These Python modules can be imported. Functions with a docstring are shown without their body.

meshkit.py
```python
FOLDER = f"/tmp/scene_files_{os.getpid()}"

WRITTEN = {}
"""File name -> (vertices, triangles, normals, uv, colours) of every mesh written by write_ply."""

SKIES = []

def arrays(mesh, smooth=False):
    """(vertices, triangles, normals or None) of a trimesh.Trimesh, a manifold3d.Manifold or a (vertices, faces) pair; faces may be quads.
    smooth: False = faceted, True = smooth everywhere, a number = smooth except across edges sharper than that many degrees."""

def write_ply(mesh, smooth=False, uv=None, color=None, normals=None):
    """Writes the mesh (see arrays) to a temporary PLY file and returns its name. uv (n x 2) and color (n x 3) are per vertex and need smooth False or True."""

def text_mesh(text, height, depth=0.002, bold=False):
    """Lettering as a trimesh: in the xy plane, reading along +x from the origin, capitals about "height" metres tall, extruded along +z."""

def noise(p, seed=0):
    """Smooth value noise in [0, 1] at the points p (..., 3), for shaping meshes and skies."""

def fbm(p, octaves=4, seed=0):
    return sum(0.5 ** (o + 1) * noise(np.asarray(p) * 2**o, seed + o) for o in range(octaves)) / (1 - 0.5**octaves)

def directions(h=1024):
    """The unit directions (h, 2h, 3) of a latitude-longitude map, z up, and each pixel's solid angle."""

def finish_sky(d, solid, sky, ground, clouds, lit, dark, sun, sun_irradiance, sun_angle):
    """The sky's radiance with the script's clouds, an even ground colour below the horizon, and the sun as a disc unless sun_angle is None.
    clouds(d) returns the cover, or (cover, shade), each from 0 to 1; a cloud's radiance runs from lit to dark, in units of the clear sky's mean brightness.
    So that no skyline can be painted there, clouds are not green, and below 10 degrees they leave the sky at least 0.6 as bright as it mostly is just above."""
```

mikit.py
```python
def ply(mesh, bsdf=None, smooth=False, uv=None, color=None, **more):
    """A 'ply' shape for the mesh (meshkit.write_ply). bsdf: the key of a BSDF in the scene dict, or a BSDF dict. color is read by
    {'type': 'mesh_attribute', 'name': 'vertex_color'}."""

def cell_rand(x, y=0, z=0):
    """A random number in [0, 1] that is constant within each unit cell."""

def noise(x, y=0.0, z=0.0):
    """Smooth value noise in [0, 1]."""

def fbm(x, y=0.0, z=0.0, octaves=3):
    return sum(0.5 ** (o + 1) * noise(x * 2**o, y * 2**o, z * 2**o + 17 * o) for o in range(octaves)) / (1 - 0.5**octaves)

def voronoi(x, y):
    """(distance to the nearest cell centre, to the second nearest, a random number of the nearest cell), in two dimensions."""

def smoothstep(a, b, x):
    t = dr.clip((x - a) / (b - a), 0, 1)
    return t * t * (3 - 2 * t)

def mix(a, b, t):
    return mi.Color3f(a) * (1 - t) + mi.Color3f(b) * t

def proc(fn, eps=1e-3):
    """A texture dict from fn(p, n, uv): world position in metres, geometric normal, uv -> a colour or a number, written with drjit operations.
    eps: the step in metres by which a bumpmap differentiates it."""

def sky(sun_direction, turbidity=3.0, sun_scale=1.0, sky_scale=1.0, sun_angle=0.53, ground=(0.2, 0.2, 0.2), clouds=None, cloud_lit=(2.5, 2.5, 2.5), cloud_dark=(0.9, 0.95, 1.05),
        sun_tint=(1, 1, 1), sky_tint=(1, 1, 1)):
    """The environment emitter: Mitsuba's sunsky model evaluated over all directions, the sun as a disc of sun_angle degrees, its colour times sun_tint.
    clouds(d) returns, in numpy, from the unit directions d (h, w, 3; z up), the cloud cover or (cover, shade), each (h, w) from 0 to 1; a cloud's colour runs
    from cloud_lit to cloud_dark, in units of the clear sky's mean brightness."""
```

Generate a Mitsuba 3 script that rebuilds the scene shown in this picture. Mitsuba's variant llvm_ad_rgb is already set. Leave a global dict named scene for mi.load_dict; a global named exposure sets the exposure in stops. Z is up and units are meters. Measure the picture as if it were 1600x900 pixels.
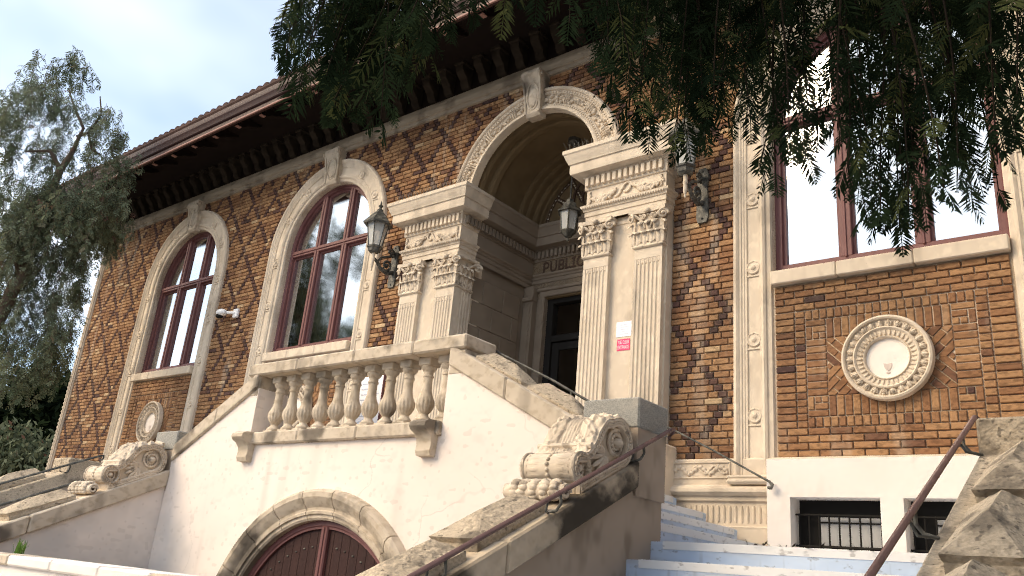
import math, random
import numpy as np, trimesh, mitsuba as mi, drjit as dr
import shapely.geometry as sg
import mikit, meshkit
from mikit import proc, noise, fbm, cell_rand, smoothstep, mix

T = mi.ScalarTransform4f
scene, labels = {}, {}
# ------------------------------------------------------------------ camera, sky, exposure
CAM = np.array([6.592, -8.0, 0.0])
FWD = np.array([-0.61059724, 0.71918039, 0.33158796])
UP = np.array([0.14408719, -0.310828, 0.93948115])
scene['camera'] = {'type': 'perspective', 'fov': 63.24, 'fov_axis': 'x', 'near_clip': 0.05, 'far_clip': 2000.0,
                   'to_world': T().look_at(origin=CAM.tolist(), target=(CAM + FWD).tolist(), up=UP.tolist())}

def clouds(d):
    w = d / (np.abs(d[..., 2:3]) + 0.35)
    n = meshkit.fbm(w * 2.3 + 3.1, 5, 4)
    front = np.clip(0.5 - d[..., 1] * 0.55, 0, 1)          # the bright veil thickens towards the sun
    c = np.clip((n - 0.5) * 1.4 + 0.20 + 0.80 * np.clip(front - 0.12, 0, 1), 0, 1)
    s = np.clip((meshkit.fbm(w * 3.1 + 9.0, 4, 8) - 0.55) * 1.6, 0, 0.4)
    return c, s

scene['sky'] = mikit.sky((-0.52, -0.70, 0.60), turbidity=3.0, sun_scale=0.36, sun_angle=32.0, sky_scale=1.0, clouds=clouds,
                         cloud_lit=(2.75, 2.85, 3.0), cloud_dark=(2.0, 2.05, 2.15), ground=(0.16, 0.15, 0.14), sun_tint=(1.0, 0.965, 0.90))
exposure = 2.95

# ------------------------------------------------------------------ materials
def tw(b): return {'type': 'twosided', 'bsdf': b}

def bump(inner, fn, scale, eps=2e-3):
    return {'type': 'bumpmap', 'tex': proc(fn, eps), 'scale': scale, 'bsdf': inner}

def pr(color, rough=0.8, spec=0.3, **k):
    c = {'type': 'rgb', 'value': list(color)} if isinstance(color, (tuple, list)) else color
    return {'type': 'principled', 'base_color': c, 'roughness': rough, 'specular': spec, **k}

def hfine(p, n, uv): return fbm(p.x * 55, p.y * 55, p.z * 55, 3)
def hmid(p, n, uv): return fbm(p.x * 18, p.y * 18, p.z * 18, 4)
def hstuc(p, n, uv): return fbm(p.x * 30, p.y * 30, p.z * 30, 4)

def c_stone(p, n, uv):
    a = fbm(p.x * 1.7, p.y * 1.7, p.z * 1.7, 4)
    b = fbm(p.x * 14, p.y * 14, p.z * 9, 3)
    streak = smoothstep(0.55, 0.82, fbm(p.x * 6, p.y * 6, p.z * 0.9 + 5, 3))
    c = mix((0.50, 0.42, 0.325), (0.66, 0.575, 0.465), a)
    c = mix(c, (0.73, 0.63, 0.50), smoothstep(0.5, 0.8, b) * 0.5)
    grime = smoothstep(0.60, 0.78, fbm(p.x * 3.3 + 11, p.y * 3.3, p.z * 2.0, 4))
    c = mix(c, (0.27, 0.225, 0.175), streak * 0.4)
    return mix(c, (0.22, 0.185, 0.145), grime * 0.38)

def c_coping(p, n, uv):
    a = fbm(p.x * 2.3, p.y * 2.3, p.z * 2.3, 4)
    b = fbm(p.x * 20, p.y * 20, p.z * 20, 3)
    st = smoothstep(0.52, 0.72, fbm(p.x * 2.9 + 7, p.y * 2.9, p.z * 2.4, 4))
    c = mix((0.43, 0.365, 0.28), (0.62, 0.54, 0.44), a)
    c = mix(c, (0.36, 0.29, 0.20), smoothstep(0.45, 0.8, b) * 0.55)
    run = smoothstep(0.56, 0.74, fbm(p.x * 7.5, p.y * 7.5, p.z * 1.4, 3))
    c = mix(c, (0.20, 0.17, 0.135), run * 0.5)
    return mix(c, (0.085, 0.072, 0.06), st * 0.8)

def c_rough(p, n, uv):
    a = fbm(p.x * 3.0, p.y * 3.0, p.z * 3.0, 4)
    b = fbm(p.x * 85, p.y * 85, p.z * 85, 3)
    pit = smoothstep(0.66, 0.78, fbm(p.x * 38 + 3, p.y * 38, p.z * 38, 2))
    st = smoothstep(0.58, 0.74, fbm(p.x * 5.1 + 3, p.y * 5.1, p.z * 5.1, 5))
    c = mix((0.36, 0.30, 0.225), (0.50, 0.42, 0.315), a)
    c = c * (0.62 + 0.76 * b)
    c = mix(c, (0.10, 0.085, 0.07), pit * 0.7)
    return mix(c, (0.085, 0.073, 0.062), st * 0.65)

def c_granite(p, n, uv):
    b = fbm(p.x * 160, p.y * 160, p.z * 160, 2)
    a = fbm(p.x * 6, p.y * 6, p.z * 6, 3)
    return mix(mix((0.20, 0.20, 0.185), (0.36, 0.35, 0.32), smoothstep(0.3, 0.75, b)), (0.42, 0.38, 0.32), smoothstep(0.5, 0.8, a) * 0.5)

def c_plaster(p, n, uv):
    a = fbm(p.x * 1.1, p.y * 1.1, p.z * 1.1, 4)
    b = fbm(p.x * 9, p.y * 9, p.z * 9, 3)
    run = smoothstep(0.58, 0.85, fbm(p.x * 4.0, p.y * 4.0, p.z * 0.5, 3))
    c = mix((0.71, 0.63, 0.57), (0.79, 0.72, 0.66), a)
    c = mix(c, (0.60, 0.53, 0.48), smoothstep(0.52, 0.8, b) * 0.35)
    c = mix(c, (0.45, 0.39, 0.34), run * 0.32)
    d1, d2, _r = mikit.voronoi(p.x * 1.1 + 0.5 * fbm(p.x * 3, p.y * 3, p.z * 3, 3), p.z * 1.1 + 0.5 * fbm(p.z * 3, p.x * 3, p.y * 3, 3) + p.y)
    c = mix(c, (0.30, 0.25, 0.21), smoothstep(0.016, 0.004, d2 - d1) * smoothstep(0.5, 0.62, fbm(p.x * 0.9 + 8, p.y, p.z * 0.9, 3)) * 0.25)
    spot = smoothstep(0.76, 0.80, noise(p.x * 19, p.y * 19, p.z * 19))
    c = mix(c, (0.42, 0.36, 0.31), spot * 0.25)
    w = 1.6 * (fbm(p.x * 2, p.y * 2, p.z * 2, 4) - 0.5)
    grey_shade = smoothstep(0.9, -0.5, p.z + w) * smoothstep(-1.5, -2.6, p.x + 0.7 * w)  # grey shade of the left cheek and wall end, put into the colour
    return mix(c, (0.47, 0.45, 0.435), grey_shade * 0.85)

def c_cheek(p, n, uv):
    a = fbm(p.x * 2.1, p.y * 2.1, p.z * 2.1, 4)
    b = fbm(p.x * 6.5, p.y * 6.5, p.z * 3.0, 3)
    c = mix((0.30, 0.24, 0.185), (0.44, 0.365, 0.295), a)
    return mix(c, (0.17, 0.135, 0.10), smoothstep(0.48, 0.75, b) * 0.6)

def c_sooty(p, n, uv):
    a = fbm(p.x * 3.1, p.y * 3.1, p.z * 3.1, 4)
    b = fbm(p.x * 17, p.y * 17, p.z * 17, 3)
    c = mix((0.40, 0.33, 0.24), (0.58, 0.49, 0.38), b)
    return mix(c, (0.030, 0.026, 0.022), smoothstep(0.33, 0.52, fbm(p.x * 1.2 + 4, p.y * 1.2, p.z * 1.2, 3) + 0.35 * (a - 0.5) + 0.15 * (b - 0.5)) * 0.93)

def c_white(p, n, uv):
    a = fbm(p.x * 1.6, p.y * 1.6, p.z * 1.6, 4)
    c = mix((0.72, 0.665, 0.61), (0.80, 0.755, 0.71), a)
    return mix(c, (0.58, 0.50, 0.44), smoothstep(0.6, 0.85, fbm(p.x * 7, p.y * 7, p.z * 2.2, 3)) * 0.35)

def c_brick(p, n, uv):                     # uv.x: the brick's own random number, uv.y: 1 for a dark header of the lozenges
    r = uv.x
    g = fbm(p.x * 26 + r * 90, p.y * 26, p.z * 40, 3)
    c = mix((0.235, 0.119, 0.060), (0.355, 0.205, 0.104), smoothstep(0.05, 0.90, r))
    c = mix(c, (0.50, 0.36, 0.215), smoothstep(0.93, 1.0, r))
    c = mix(c, (0.15, 0.076, 0.047), smoothstep(0.10, 0.02, r))
    c = mix(c, c * 0.66, smoothstep(0.42, 0.72, g))
    d = mix((0.050, 0.029, 0.027), (0.100, 0.053, 0.043), r)
    d = mix(d, (0.16, 0.09, 0.065), smoothstep(0.5, 0.8, g) * 0.6)
    c = mix(c, d, smoothstep(0.4, 0.6, uv.y))
    soot = smoothstep(0.48, 0.75, fbm(p.x * 0.9, 0.0, p.z * 0.7, 4))
    c = mix(c, (0.50, 0.42, 0.33), smoothstep(0.60, 0.78, fbm(p.x * 5.5, 1.0, p.z * 0.8, 4)) * 0.30)
    return mix(c, c * 0.72 + mi.Color3f(0.010, 0.008, 0.006), soot)

def c_mortar(p, n, uv):
    b = fbm(p.x * 60, p.y * 60, p.z * 60, 2)
    a = fbm(p.x * 0.8, p.y, p.z * 0.8, 3)
    return mix(mix((0.34, 0.27, 0.195), (0.58, 0.48, 0.37), smoothstep(0.35, 0.65, a)), (0.28, 0.22, 0.16), smoothstep(0.45, 0.8, b) * 0.6)

def c_frame(p, n, uv):
    a = fbm(p.x * 9, p.y * 9, p.z * 2.5, 4)
    return mix((0.115, 0.044, 0.043), (0.175, 0.075, 0.072), a)

def c_eave(p, n, uv):  # near-black: the deep shade under the eaves is put into this colour
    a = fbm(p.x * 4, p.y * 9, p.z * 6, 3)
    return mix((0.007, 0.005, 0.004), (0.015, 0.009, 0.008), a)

def c_fascia(p, n, uv):
    a = fbm(p.x * 2.2, p.y * 9, p.z * 16, 3)
    return mix((0.028, 0.013, 0.012), (0.058, 0.028, 0.026), a)

def c_tile(p, n, uv):
    a = fbm(p.x * 5, p.y * 5, p.z * 5, 3)
    return mix((0.030, 0.017, 0.014), (0.080, 0.042, 0.034), a)

def c_iron(p, n, uv):
    a = fbm(p.x * 22, p.y * 22, p.z * 22, 3)
    return mix((0.045, 0.045, 0.040), (0.14, 0.135, 0.115), smoothstep(0.35, 0.8, a))

def c_rail(p, n, uv):
    a = fbm(p.x * 16, p.y * 16, p.z * 16, 3)
    return mix((0.085, 0.048, 0.044), (0.18, 0.105, 0.095), a)

def c_step(p, n, uv):
    a = fbm(p.x * 3.5, p.y * 3.5, p.z * 7, 4)
    b = fbm(p.x * 24, p.y * 24, p.z * 30, 3)
    c = mix((0.36, 0.45, 0.585), (0.53, 0.615, 0.74), a)
    c = mix(c, (0.40, 0.40, 0.41), smoothstep(0.5, 0.75, fbm(p.x * 2.2, p.y * 5, p.z * 9, 4)) * 0.5)
    drip = smoothstep(0.6, 0.75, fbm(p.x * 16, p.y * 3, p.z * 2.0, 3))
    c = mix(c, (0.24, 0.24, 0.25), drip * 0.45)
    return mix(c, (0.16, 0.155, 0.15), smoothstep(0.64, 0.78, b) * 0.5)

def c_nose(p, n, uv):
    b = fbm(p.x * 20, p.y * 20, p.z * 30, 3)
    c = mix((0.74, 0.74, 0.73), (0.60, 0.60, 0.60), fbm(p.x * 3, p.y * 3, p.z * 3, 3))
    return mix(c, (0.25, 0.24, 0.235), smoothstep(0.62, 0.78, b) * 0.6)

def c_door(p, n, uv):
    a = fbm(p.x * 12, p.y * 12, p.z * 2, 4)
    return mix((0.020, 0.008, 0.008), (0.046, 0.018, 0.016), a)

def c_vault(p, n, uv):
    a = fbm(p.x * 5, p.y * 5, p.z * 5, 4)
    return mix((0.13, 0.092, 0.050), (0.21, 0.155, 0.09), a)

def c_recess_shade(p, n, uv):  # porch stone made darker than the front, its shade painted in
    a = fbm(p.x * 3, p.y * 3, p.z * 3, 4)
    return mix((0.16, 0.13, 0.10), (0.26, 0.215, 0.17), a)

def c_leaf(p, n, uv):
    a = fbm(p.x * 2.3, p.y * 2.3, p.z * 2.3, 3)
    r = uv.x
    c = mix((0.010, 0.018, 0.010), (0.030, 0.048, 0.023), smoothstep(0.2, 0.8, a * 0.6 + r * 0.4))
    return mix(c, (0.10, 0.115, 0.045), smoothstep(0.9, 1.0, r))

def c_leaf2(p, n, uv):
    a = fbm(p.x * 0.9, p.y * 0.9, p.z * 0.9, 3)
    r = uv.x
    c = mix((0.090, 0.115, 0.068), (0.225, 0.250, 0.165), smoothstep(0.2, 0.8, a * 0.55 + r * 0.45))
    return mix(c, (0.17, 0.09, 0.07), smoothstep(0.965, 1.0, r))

def c_leaf3(p, n, uv):
    a = fbm(p.x * 0.8, p.y * 0.8, p.z * 0.8, 3)
    r = uv.x
    return mix((0.008, 0.013, 0.008), (0.032, 0.047, 0.019), smoothstep(0.3, 0.85, a * 0.6 + r * 0.4))

def c_string(p, n, uv):
    a = fbm(p.x * 2.0, p.y * 6, p.z * 9, 4)
    return mix(mix((0.24, 0.195, 0.145), (0.42, 0.36, 0.28), a), (0.11, 0.09, 0.07), smoothstep(0.5, 0.75, fbm(p.x * 5, p.y * 5, p.z * 3, 3)) * 0.6)

def c_bark(p, n, uv):
    a = fbm(p.x * 11, p.y * 11, p.z * 4, 4)
    return mix((0.05, 0.038, 0.028), (0.17, 0.13, 0.095), a)

def c_corbel_shade(p, n, uv):  # corbel stone, darkened in the colour to stand for shade under the eaves
    a = fbm(p.x * 9, p.y * 9, p.z * 9, 3)
    return mix((0.014, 0.011, 0.009), (0.055, 0.043, 0.032), a)

def c_ground(p, n, uv):
    a = fbm(p.x * 0.7, p.y * 0.7, 0, 4)
    return mix((0.15, 0.14, 0.125), (0.27, 0.25, 0.225), a)

def c_inside(p, n, uv):
    a = fbm(p.x * 0.7, p.y * 0.7, p.z * 0.7, 3)
    return mix((0.16, 0.13, 0.09), (0.25, 0.21, 0.15), a)

def mat(k, fn, rough=0.85, spec=0.25, h=hfine, hs=0.004, **kw):
    b = pr(proc(fn), rough, spec, **kw)
    scene[k] = tw(bump(b, h, hs)) if h is not None else tw(b)

def c_carved(p, n, uv):
    c = c_stone(p, n, uv)
    q = smoothstep(0.56, 0.70, fbm(p.x * 13 + 2, p.y * 13, p.z * 13, 4))
    return mix(c, (0.16, 0.13, 0.10), q * 0.6)
mat('m_carved', c_carved, 0.9, 0.15, hmid, 0.008)
mat('m_stone', c_stone, 0.85, 0.2, hmid, 0.006)
mat('m_coping', c_coping, 0.9, 0.15, hmid, 0.012)
def hrough(p, n, uv): return fbm(p.x * 30, p.y * 30, p.z * 30, 4)
mat('m_rough', c_rough, 0.95, 0.1, hrough, 0.022)
mat('m_granite', c_granite, 0.75, 0.25, hfine, 0.003)
mat('m_plaster', c_plaster, 0.9, 0.15, hstuc, 0.004)
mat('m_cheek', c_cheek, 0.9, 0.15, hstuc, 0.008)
mat('m_sooty', c_sooty, 0.95, 0.1, hmid, 0.012)
mat('m_string', c_string, 0.9, 0.15, hmid, 0.006)
mat('m_corbel_shade', c_corbel_shade, 0.95, 0.1, hmid, 0.006)
mat('m_white', c_white, 0.9, 0.15, hstuc, 0.005)
mat('m_brick', c_brick, 0.82, 0.2, hfine, 0.004)
mat('m_mortar', c_mortar, 0.95, 0.1, hfine, 0.006)
mat('m_frame', c_frame, 0.5, 0.35, None)
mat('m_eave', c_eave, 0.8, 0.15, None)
mat('m_fascia', c_fascia, 0.55, 0.3, None)
mat('m_tile', c_tile, 0.8, 0.2, hmid, 0.006)
mat('m_iron', c_iron, 0.55, 0.4, None)
mat('m_rail', c_rail, 0.5, 0.4, None)
mat('m_step', c_step, 0.7, 0.25, hfine, 0.004)
mat('m_nose', c_nose, 0.75, 0.25, hfine, 0.003)
mat('m_door', c_door, 0.7, 0.25, None)
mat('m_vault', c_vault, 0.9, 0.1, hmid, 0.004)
mat('m_recess_shade', c_recess_shade, 0.9, 0.1, hmid, 0.004)
mat('m_bark', c_bark, 0.9, 0.1, hmid, 0.012)
mat('m_ground', c_ground, 0.95, 0.1, hmid, 0.008)
mat('m_inside', c_inside, 0.95, 0.1, None)
for k, fn in (('m_leaf', c_leaf), ('m_leaf2', c_leaf2), ('m_leaf3', c_leaf3)):
    scene[k] = {'type': 'principledthin', 'base_color': proc(fn), 'roughness': 0.5, 'diff_trans': 0.55, 'spec_trans': 0.0}
scene['m_black'] = tw(pr((0.012, 0.011, 0.010), 0.7, 0.2))
scene['m_paper'] = tw(pr((0.80, 0.82, 0.88), 0.7, 0.2))
scene['m_crest'] = tw(pr((0.56, 0.48, 0.43), 0.9, 0.1))
scene['m_twig'] = tw(pr((0.030, 0.022, 0.016), 0.9, 0.1))
scene['m_ink'] = tw(pr((0.45, 0.50, 0.62), 0.7, 0.2))
scene['m_red'] = tw(pr((0.75, 0.05, 0.16), 0.6, 0.3))
scene['m_pink'] = tw(pr((0.85, 0.55, 0.60), 0.6, 0.3))
scene['m_cam'] = tw(pr((0.78, 0.79, 0.80), 0.4, 0.4))
scene['m_letter'] = tw(pr((0.085, 0.055, 0.040), 0.8, 0.15))
scene['m_shade'] = tw(pr((0.42, 0.43, 0.44), 0.9, 0.1))
# window glass; mirror share added to brighten its sky reflections, rest clear sheet
def h_glass(p, n, uv): return noise(p.x * 1.3, p.y, p.z * 1.1)
scene['m_glass'] = {'type': 'blendbsdf', 'weight': 0.72, 'a': {'type': 'thindielectric', 'int_ior': 1.5},
                    'b': {'type': 'twosided', 'bsdf': {'type': 'bumpmap', 'tex': proc(h_glass, 5e-3), 'scale': 0.0022,
                          'bsdf': {'type': 'roughconductor', 'alpha': 0.006, 'specular_reflectance': {'type': 'rgb', 'value': [0.93, 0.97, 1.0]}}}}}
scene['m_lampglass'] = {'type': 'blendbsdf', 'weight': 0.55, 'a': {'type': 'thindielectric', 'int_ior': 1.5}, 'b': tw(pr((0.62, 0.64, 0.62), 0.35, 0.5))}
scene['m_grass'] = {'type': 'principledthin', 'base_color': {'type': 'rgb', 'value': [0.12, 0.22, 0.05]}, 'roughness': 0.6, 'diff_trans': 0.5}

# ------------------------------------------------------------------ mesh helpers
class MB:
    def __init__(s): s.v, s.f, s.u, s.n = [], [], [], 0
    def add(s, v, f, uv=None):
        v = np.asarray(v, float); f = np.asarray(f, int)
        if f.shape[1] == 4: f = np.vstack([f[:, [0, 1, 2]], f[:, [0, 2, 3]]])
        s.v.append(v); s.f.append(f + s.n); s.n += len(v)
        s.u.append(np.tile(uv, (len(v), 1)) if uv is not None else np.zeros((len(v), 2)))
        return s
    def mesh(s, m):
        return s.add(m.vertices, m.faces)
    def box(s, x0, x1, y0, y1, z0, z1, c=0.0, uv=None):
        return s.add(*cbox(x0, x1, y0, y1, z0, z1, c), uv)
    def out(s): return np.vstack(s.v), np.vstack(s.f)
    def uv(s): return np.vstack(s.u)
    def xf(s, fn):
        for i in range(len(s.v)): s.v[i] = fn(s.v[i])
        return s

_Q = np.array([[0, 2, 3, 1], [4, 5, 7, 6], [0, 1, 5, 4], [2, 6, 7, 3], [0, 4, 6, 2], [1, 3, 7, 5]])
_hull = {}
def cbox(x0, x1, y0, y1, z0, z1, c=0.0):
    if c <= 0:
        return np.array([[x, y, z] for x in (x0, x1) for y in (y0, y1) for z in (z0, z1)], float), _Q
    c = min(c, 0.45 * abs(x1 - x0), 0.45 * abs(y1 - y0), 0.45 * abs(z1 - z0))
    pts, dirs = [], []
    for sx in (0, 1):
        for sy in (0, 1):
            for sz in (0, 1):
                for k in range(3):
                    o = [c, c, c]; o[k] = 0
                    pts.append([(x0 + o[0], x1 - o[0])[sx], (y0 + o[1], y1 - o[1])[sy], (z0 + o[2], z1 - o[2])[sz]])
    if 'h' not in _hull:
        q = np.array([[(0, 1)[sx] * 10 + (1 - 2 * sx) * (0 if k == 0 else 1), (0, 1)[sy] * 10 + (1 - 2 * sy) * (0 if k == 1 else 1), (0, 1)[sz] * 10 + (1 - 2 * sz) * (0 if k == 2 else 1)]
                      for sx in (0, 1) for sy in (0, 1) for sz in (0, 1) for k in range(3)], float)
        h = trimesh.convex.convex_hull(q)
        idx = [int(np.argmin(((q - v) ** 2).sum(1))) for v in h.vertices]
        f = np.array(idx)[h.faces]
        _hull['h'] = f
    return np.array(pts, float), _hull['h']

def grid_faces(n, m, cu=False, cv=False):
    i, j = np.meshgrid(np.arange(n if cu else n - 1), np.arange(m if cv else m - 1), indexing='ij')
    i, j = i.ravel(), j.ravel(); i2, j2 = (i + 1) % n, (j + 1) % m
    return np.stack([i * m + j, i2 * m + j, i2 * m + j2, i * m + j2], 1)

def sweep_xz(P, N, prof, closed=False):
    """profile (offset, y) along a path P in the xz plane, offsets along N"""
    P, N, pf = np.asarray(P, float), np.asarray(N, float), np.asarray(prof, float)
    v = np.zeros((len(P), len(pf), 3))
    v[..., 0] = P[:, None, 0] + N[:, None, 0] * pf[None, :, 0]
    v[..., 2] = P[:, None, 1] + N[:, None, 1] * pf[None, :, 0]
    v[..., 1] = pf[None, :, 1]
    return v.reshape(-1, 3), grid_faces(len(P), len(pf), closed)

def sweep_plan(path, prof):
    """profile (out, z) along a plan path, mitred; outward is (-dy, dx)"""
    p = np.asarray(path, float); pf = np.asarray(prof, float)
    d = np.diff(p, axis=0); d /= np.linalg.norm(d, axis=1)[:, None]
    n = np.stack([-d[:, 1], d[:, 0]], 1)
    m = np.zeros_like(p)
    m[0], m[-1] = n[0], n[-1]
    for i in range(1, len(p) - 1):
        a = n[i - 1] + n[i]; m[i] = a / (a @ n[i])
    v = np.zeros((len(p), len(pf), 3))
    v[..., :2] = p[:, None] + m[:, None] * pf[None, :, :1]
    v[..., 2] = pf[None, :, 1]
    return v.reshape(-1, 3), grid_faces(len(p), len(pf))

def arch_path(cx, cz, r, zb, n=40):
    """legs from zb up to the springing cz, half circle; N points outwards"""
    a = np.linspace(math.pi, 0, n)
    P = np.vstack([[[cx - r, zb]], np.stack([cx + r * np.cos(a), cz + r * np.sin(a)], 1), [[cx + r, zb]]])
    N = np.vstack([[[-1, 0]], np.stack([np.cos(a), np.sin(a)], 1), [[1, 0]]])
    return P, N

def lathe(prof, n=20, fl=None):
    pf = np.asarray(prof, float); a = np.arange(n) / n * 2 * math.pi
    r = pf[:, None, 0] * np.ones((1, n))
    if fl is not None: r = fl(r, a[None, :], pf[:, None, 1])
    v = np.stack([r * np.cos(a), r * np.sin(a), pf[:, None, 1] * np.ones((1, n))], -1).reshape(-1, 3)
    f = grid_faces(len(pf), n, False, True)
    return v, f[:, ::-1]

def tube(pts, rad, sides=6, cap=True):
    p = np.asarray(pts, float); rad = np.broadcast_to(np.asarray(rad, float), (len(p),))
    t = np.gradient(p, axis=0); t /= np.linalg.norm(t, axis=1)[:, None] + 1e-12
    a = np.cross(t, [0, 0, 1.0]); bad = np.linalg.norm(a, axis=1) < 0.15
    a[bad] = np.cross(t[bad], [1.0, 0, 0]); a /= np.linalg.norm(a, axis=1)[:, None]
    for i in range(1, len(a)):
        if a[i] @ a[i - 1] < 0: a[i] *= -1
    b = np.cross(t, a); g = np.arange(sides) / sides * 2 * math.pi
    v = (p[:, None] + rad[:, None, None] * (np.cos(g)[None, :, None] * a[:, None] + np.sin(g)[None, :, None] * b[:, None])).reshape(-1, 3)
    f = grid_faces(len(p), sides, False, True)
    f = np.vstack([f[:, [0, 1, 2]], f[:, [0, 2, 3]]])
    if cap:
        k = len(v); v = np.vstack([v, p[[0, -1]]]); i = np.arange(sides)
        f = np.vstack([f, np.stack([(i + 1) % sides, i, i * 0 + k], 1), np.stack([i + k - sides, (i + 1) % sides + k - sides, i * 0 + k + 1], 1)])
    return v, f

_ico = {}
def ball(c, r, sub=1):
    if sub not in _ico:
        m = trimesh.creation.icosphere(subdivisions=sub); _ico[sub] = (np.array(m.vertices), np.array(m.faces))
    v, f = _ico[sub]
    return v * np.broadcast_to(np.asarray(r, float), (3,)) + np.asarray(c, float), f

def prism(poly, lo, hi, plane='yz'):
    """a shapely polygon extruded; plane names what its two axes are"""
    m = trimesh.creation.extrude_polygon(poly, hi - lo, engine='earcut')
    v = np.array(m.vertices)
    if plane == 'yz': w = np.stack([v[:, 2] + lo, v[:, 0], v[:, 1]], 1)
    elif plane == 'xz': w = np.stack([v[:, 0], v[:, 2] + lo, v[:, 1]], 1); 
    else: w = np.stack([v[:, 0], v[:, 1], v[:, 2] + lo], 1)
    f = np.array(m.faces)
    return w, (f[:, ::-1] if plane == 'xz' else f)

def numbered(k):
    if k not in used: used.add(k); return k
    i = 1
    while f'{k}_{i:03d}' in used: i += 1
    used.add(f'{k}_{i:03d}'); return f'{k}_{i:03d}'
used = set()

def put(key, mb, m, smooth=30, uv=False):
    """one entry of the scene"""
    key = numbered(key)
    geo = mb.out() if isinstance(mb, MB) else mb
    scene[key] = mikit.ply(geo, m, smooth=False if uv else smooth, uv=mb.uv() if uv else None)
    return key

def thing(key, label, cat, group=None):
    key = numbered(key); labels[key] = {'label': label, 'category': cat}
    if group: labels[key]['group'] = group
    return key

def mir(v): v = np.array(v, float); v[:, 0] *= -1; return v
def both(geo):
    """(the mesh, its mirror image about the entrance axis)"""
    v, f = geo; f = np.asarray(f)
    return (v, f), (mir(v), f[:, ::-1])

# ------------------------------------------------------------------ the setting: ground
GZ = -1.75
b = MB(); b.add([[-400, -400, GZ], [400, -400, GZ], [400, 400, GZ], [-400, 400, GZ]], [[0, 1, 2, 3]])
scene['ground'] = mikit.ply(b.out(), 'm_ground'); labels['ground'] = {'kind': 'structure'}

# ------------------------------------------------------------------ library building
LIB = thing('library_building', 'brick library building with arched windows, stone entrance arch and deep dark eaves', 'building')
XL, XR = -12.97, 12.97
BAYS = (-8.96, -4.48, 4.48, 8.96)
RW, RO, ZS = 1.10, 1.52, 5.20             # window half width, architrave outer half width, springing height
ZB, ZT = 1.36, 6.90                       # foot and top of the brickwork
SILL0, SILL1 = 3.15, 3.30
PI = math.pi

def arch_poly(cx, r, zb, n=40):
    a = np.linspace(0, PI, n)
    return sg.Polygon([(cx - r, zb), (cx + r, zb)] + [(cx + r * math.cos(t), ZS + r * math.sin(t)) for t in a])

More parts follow.
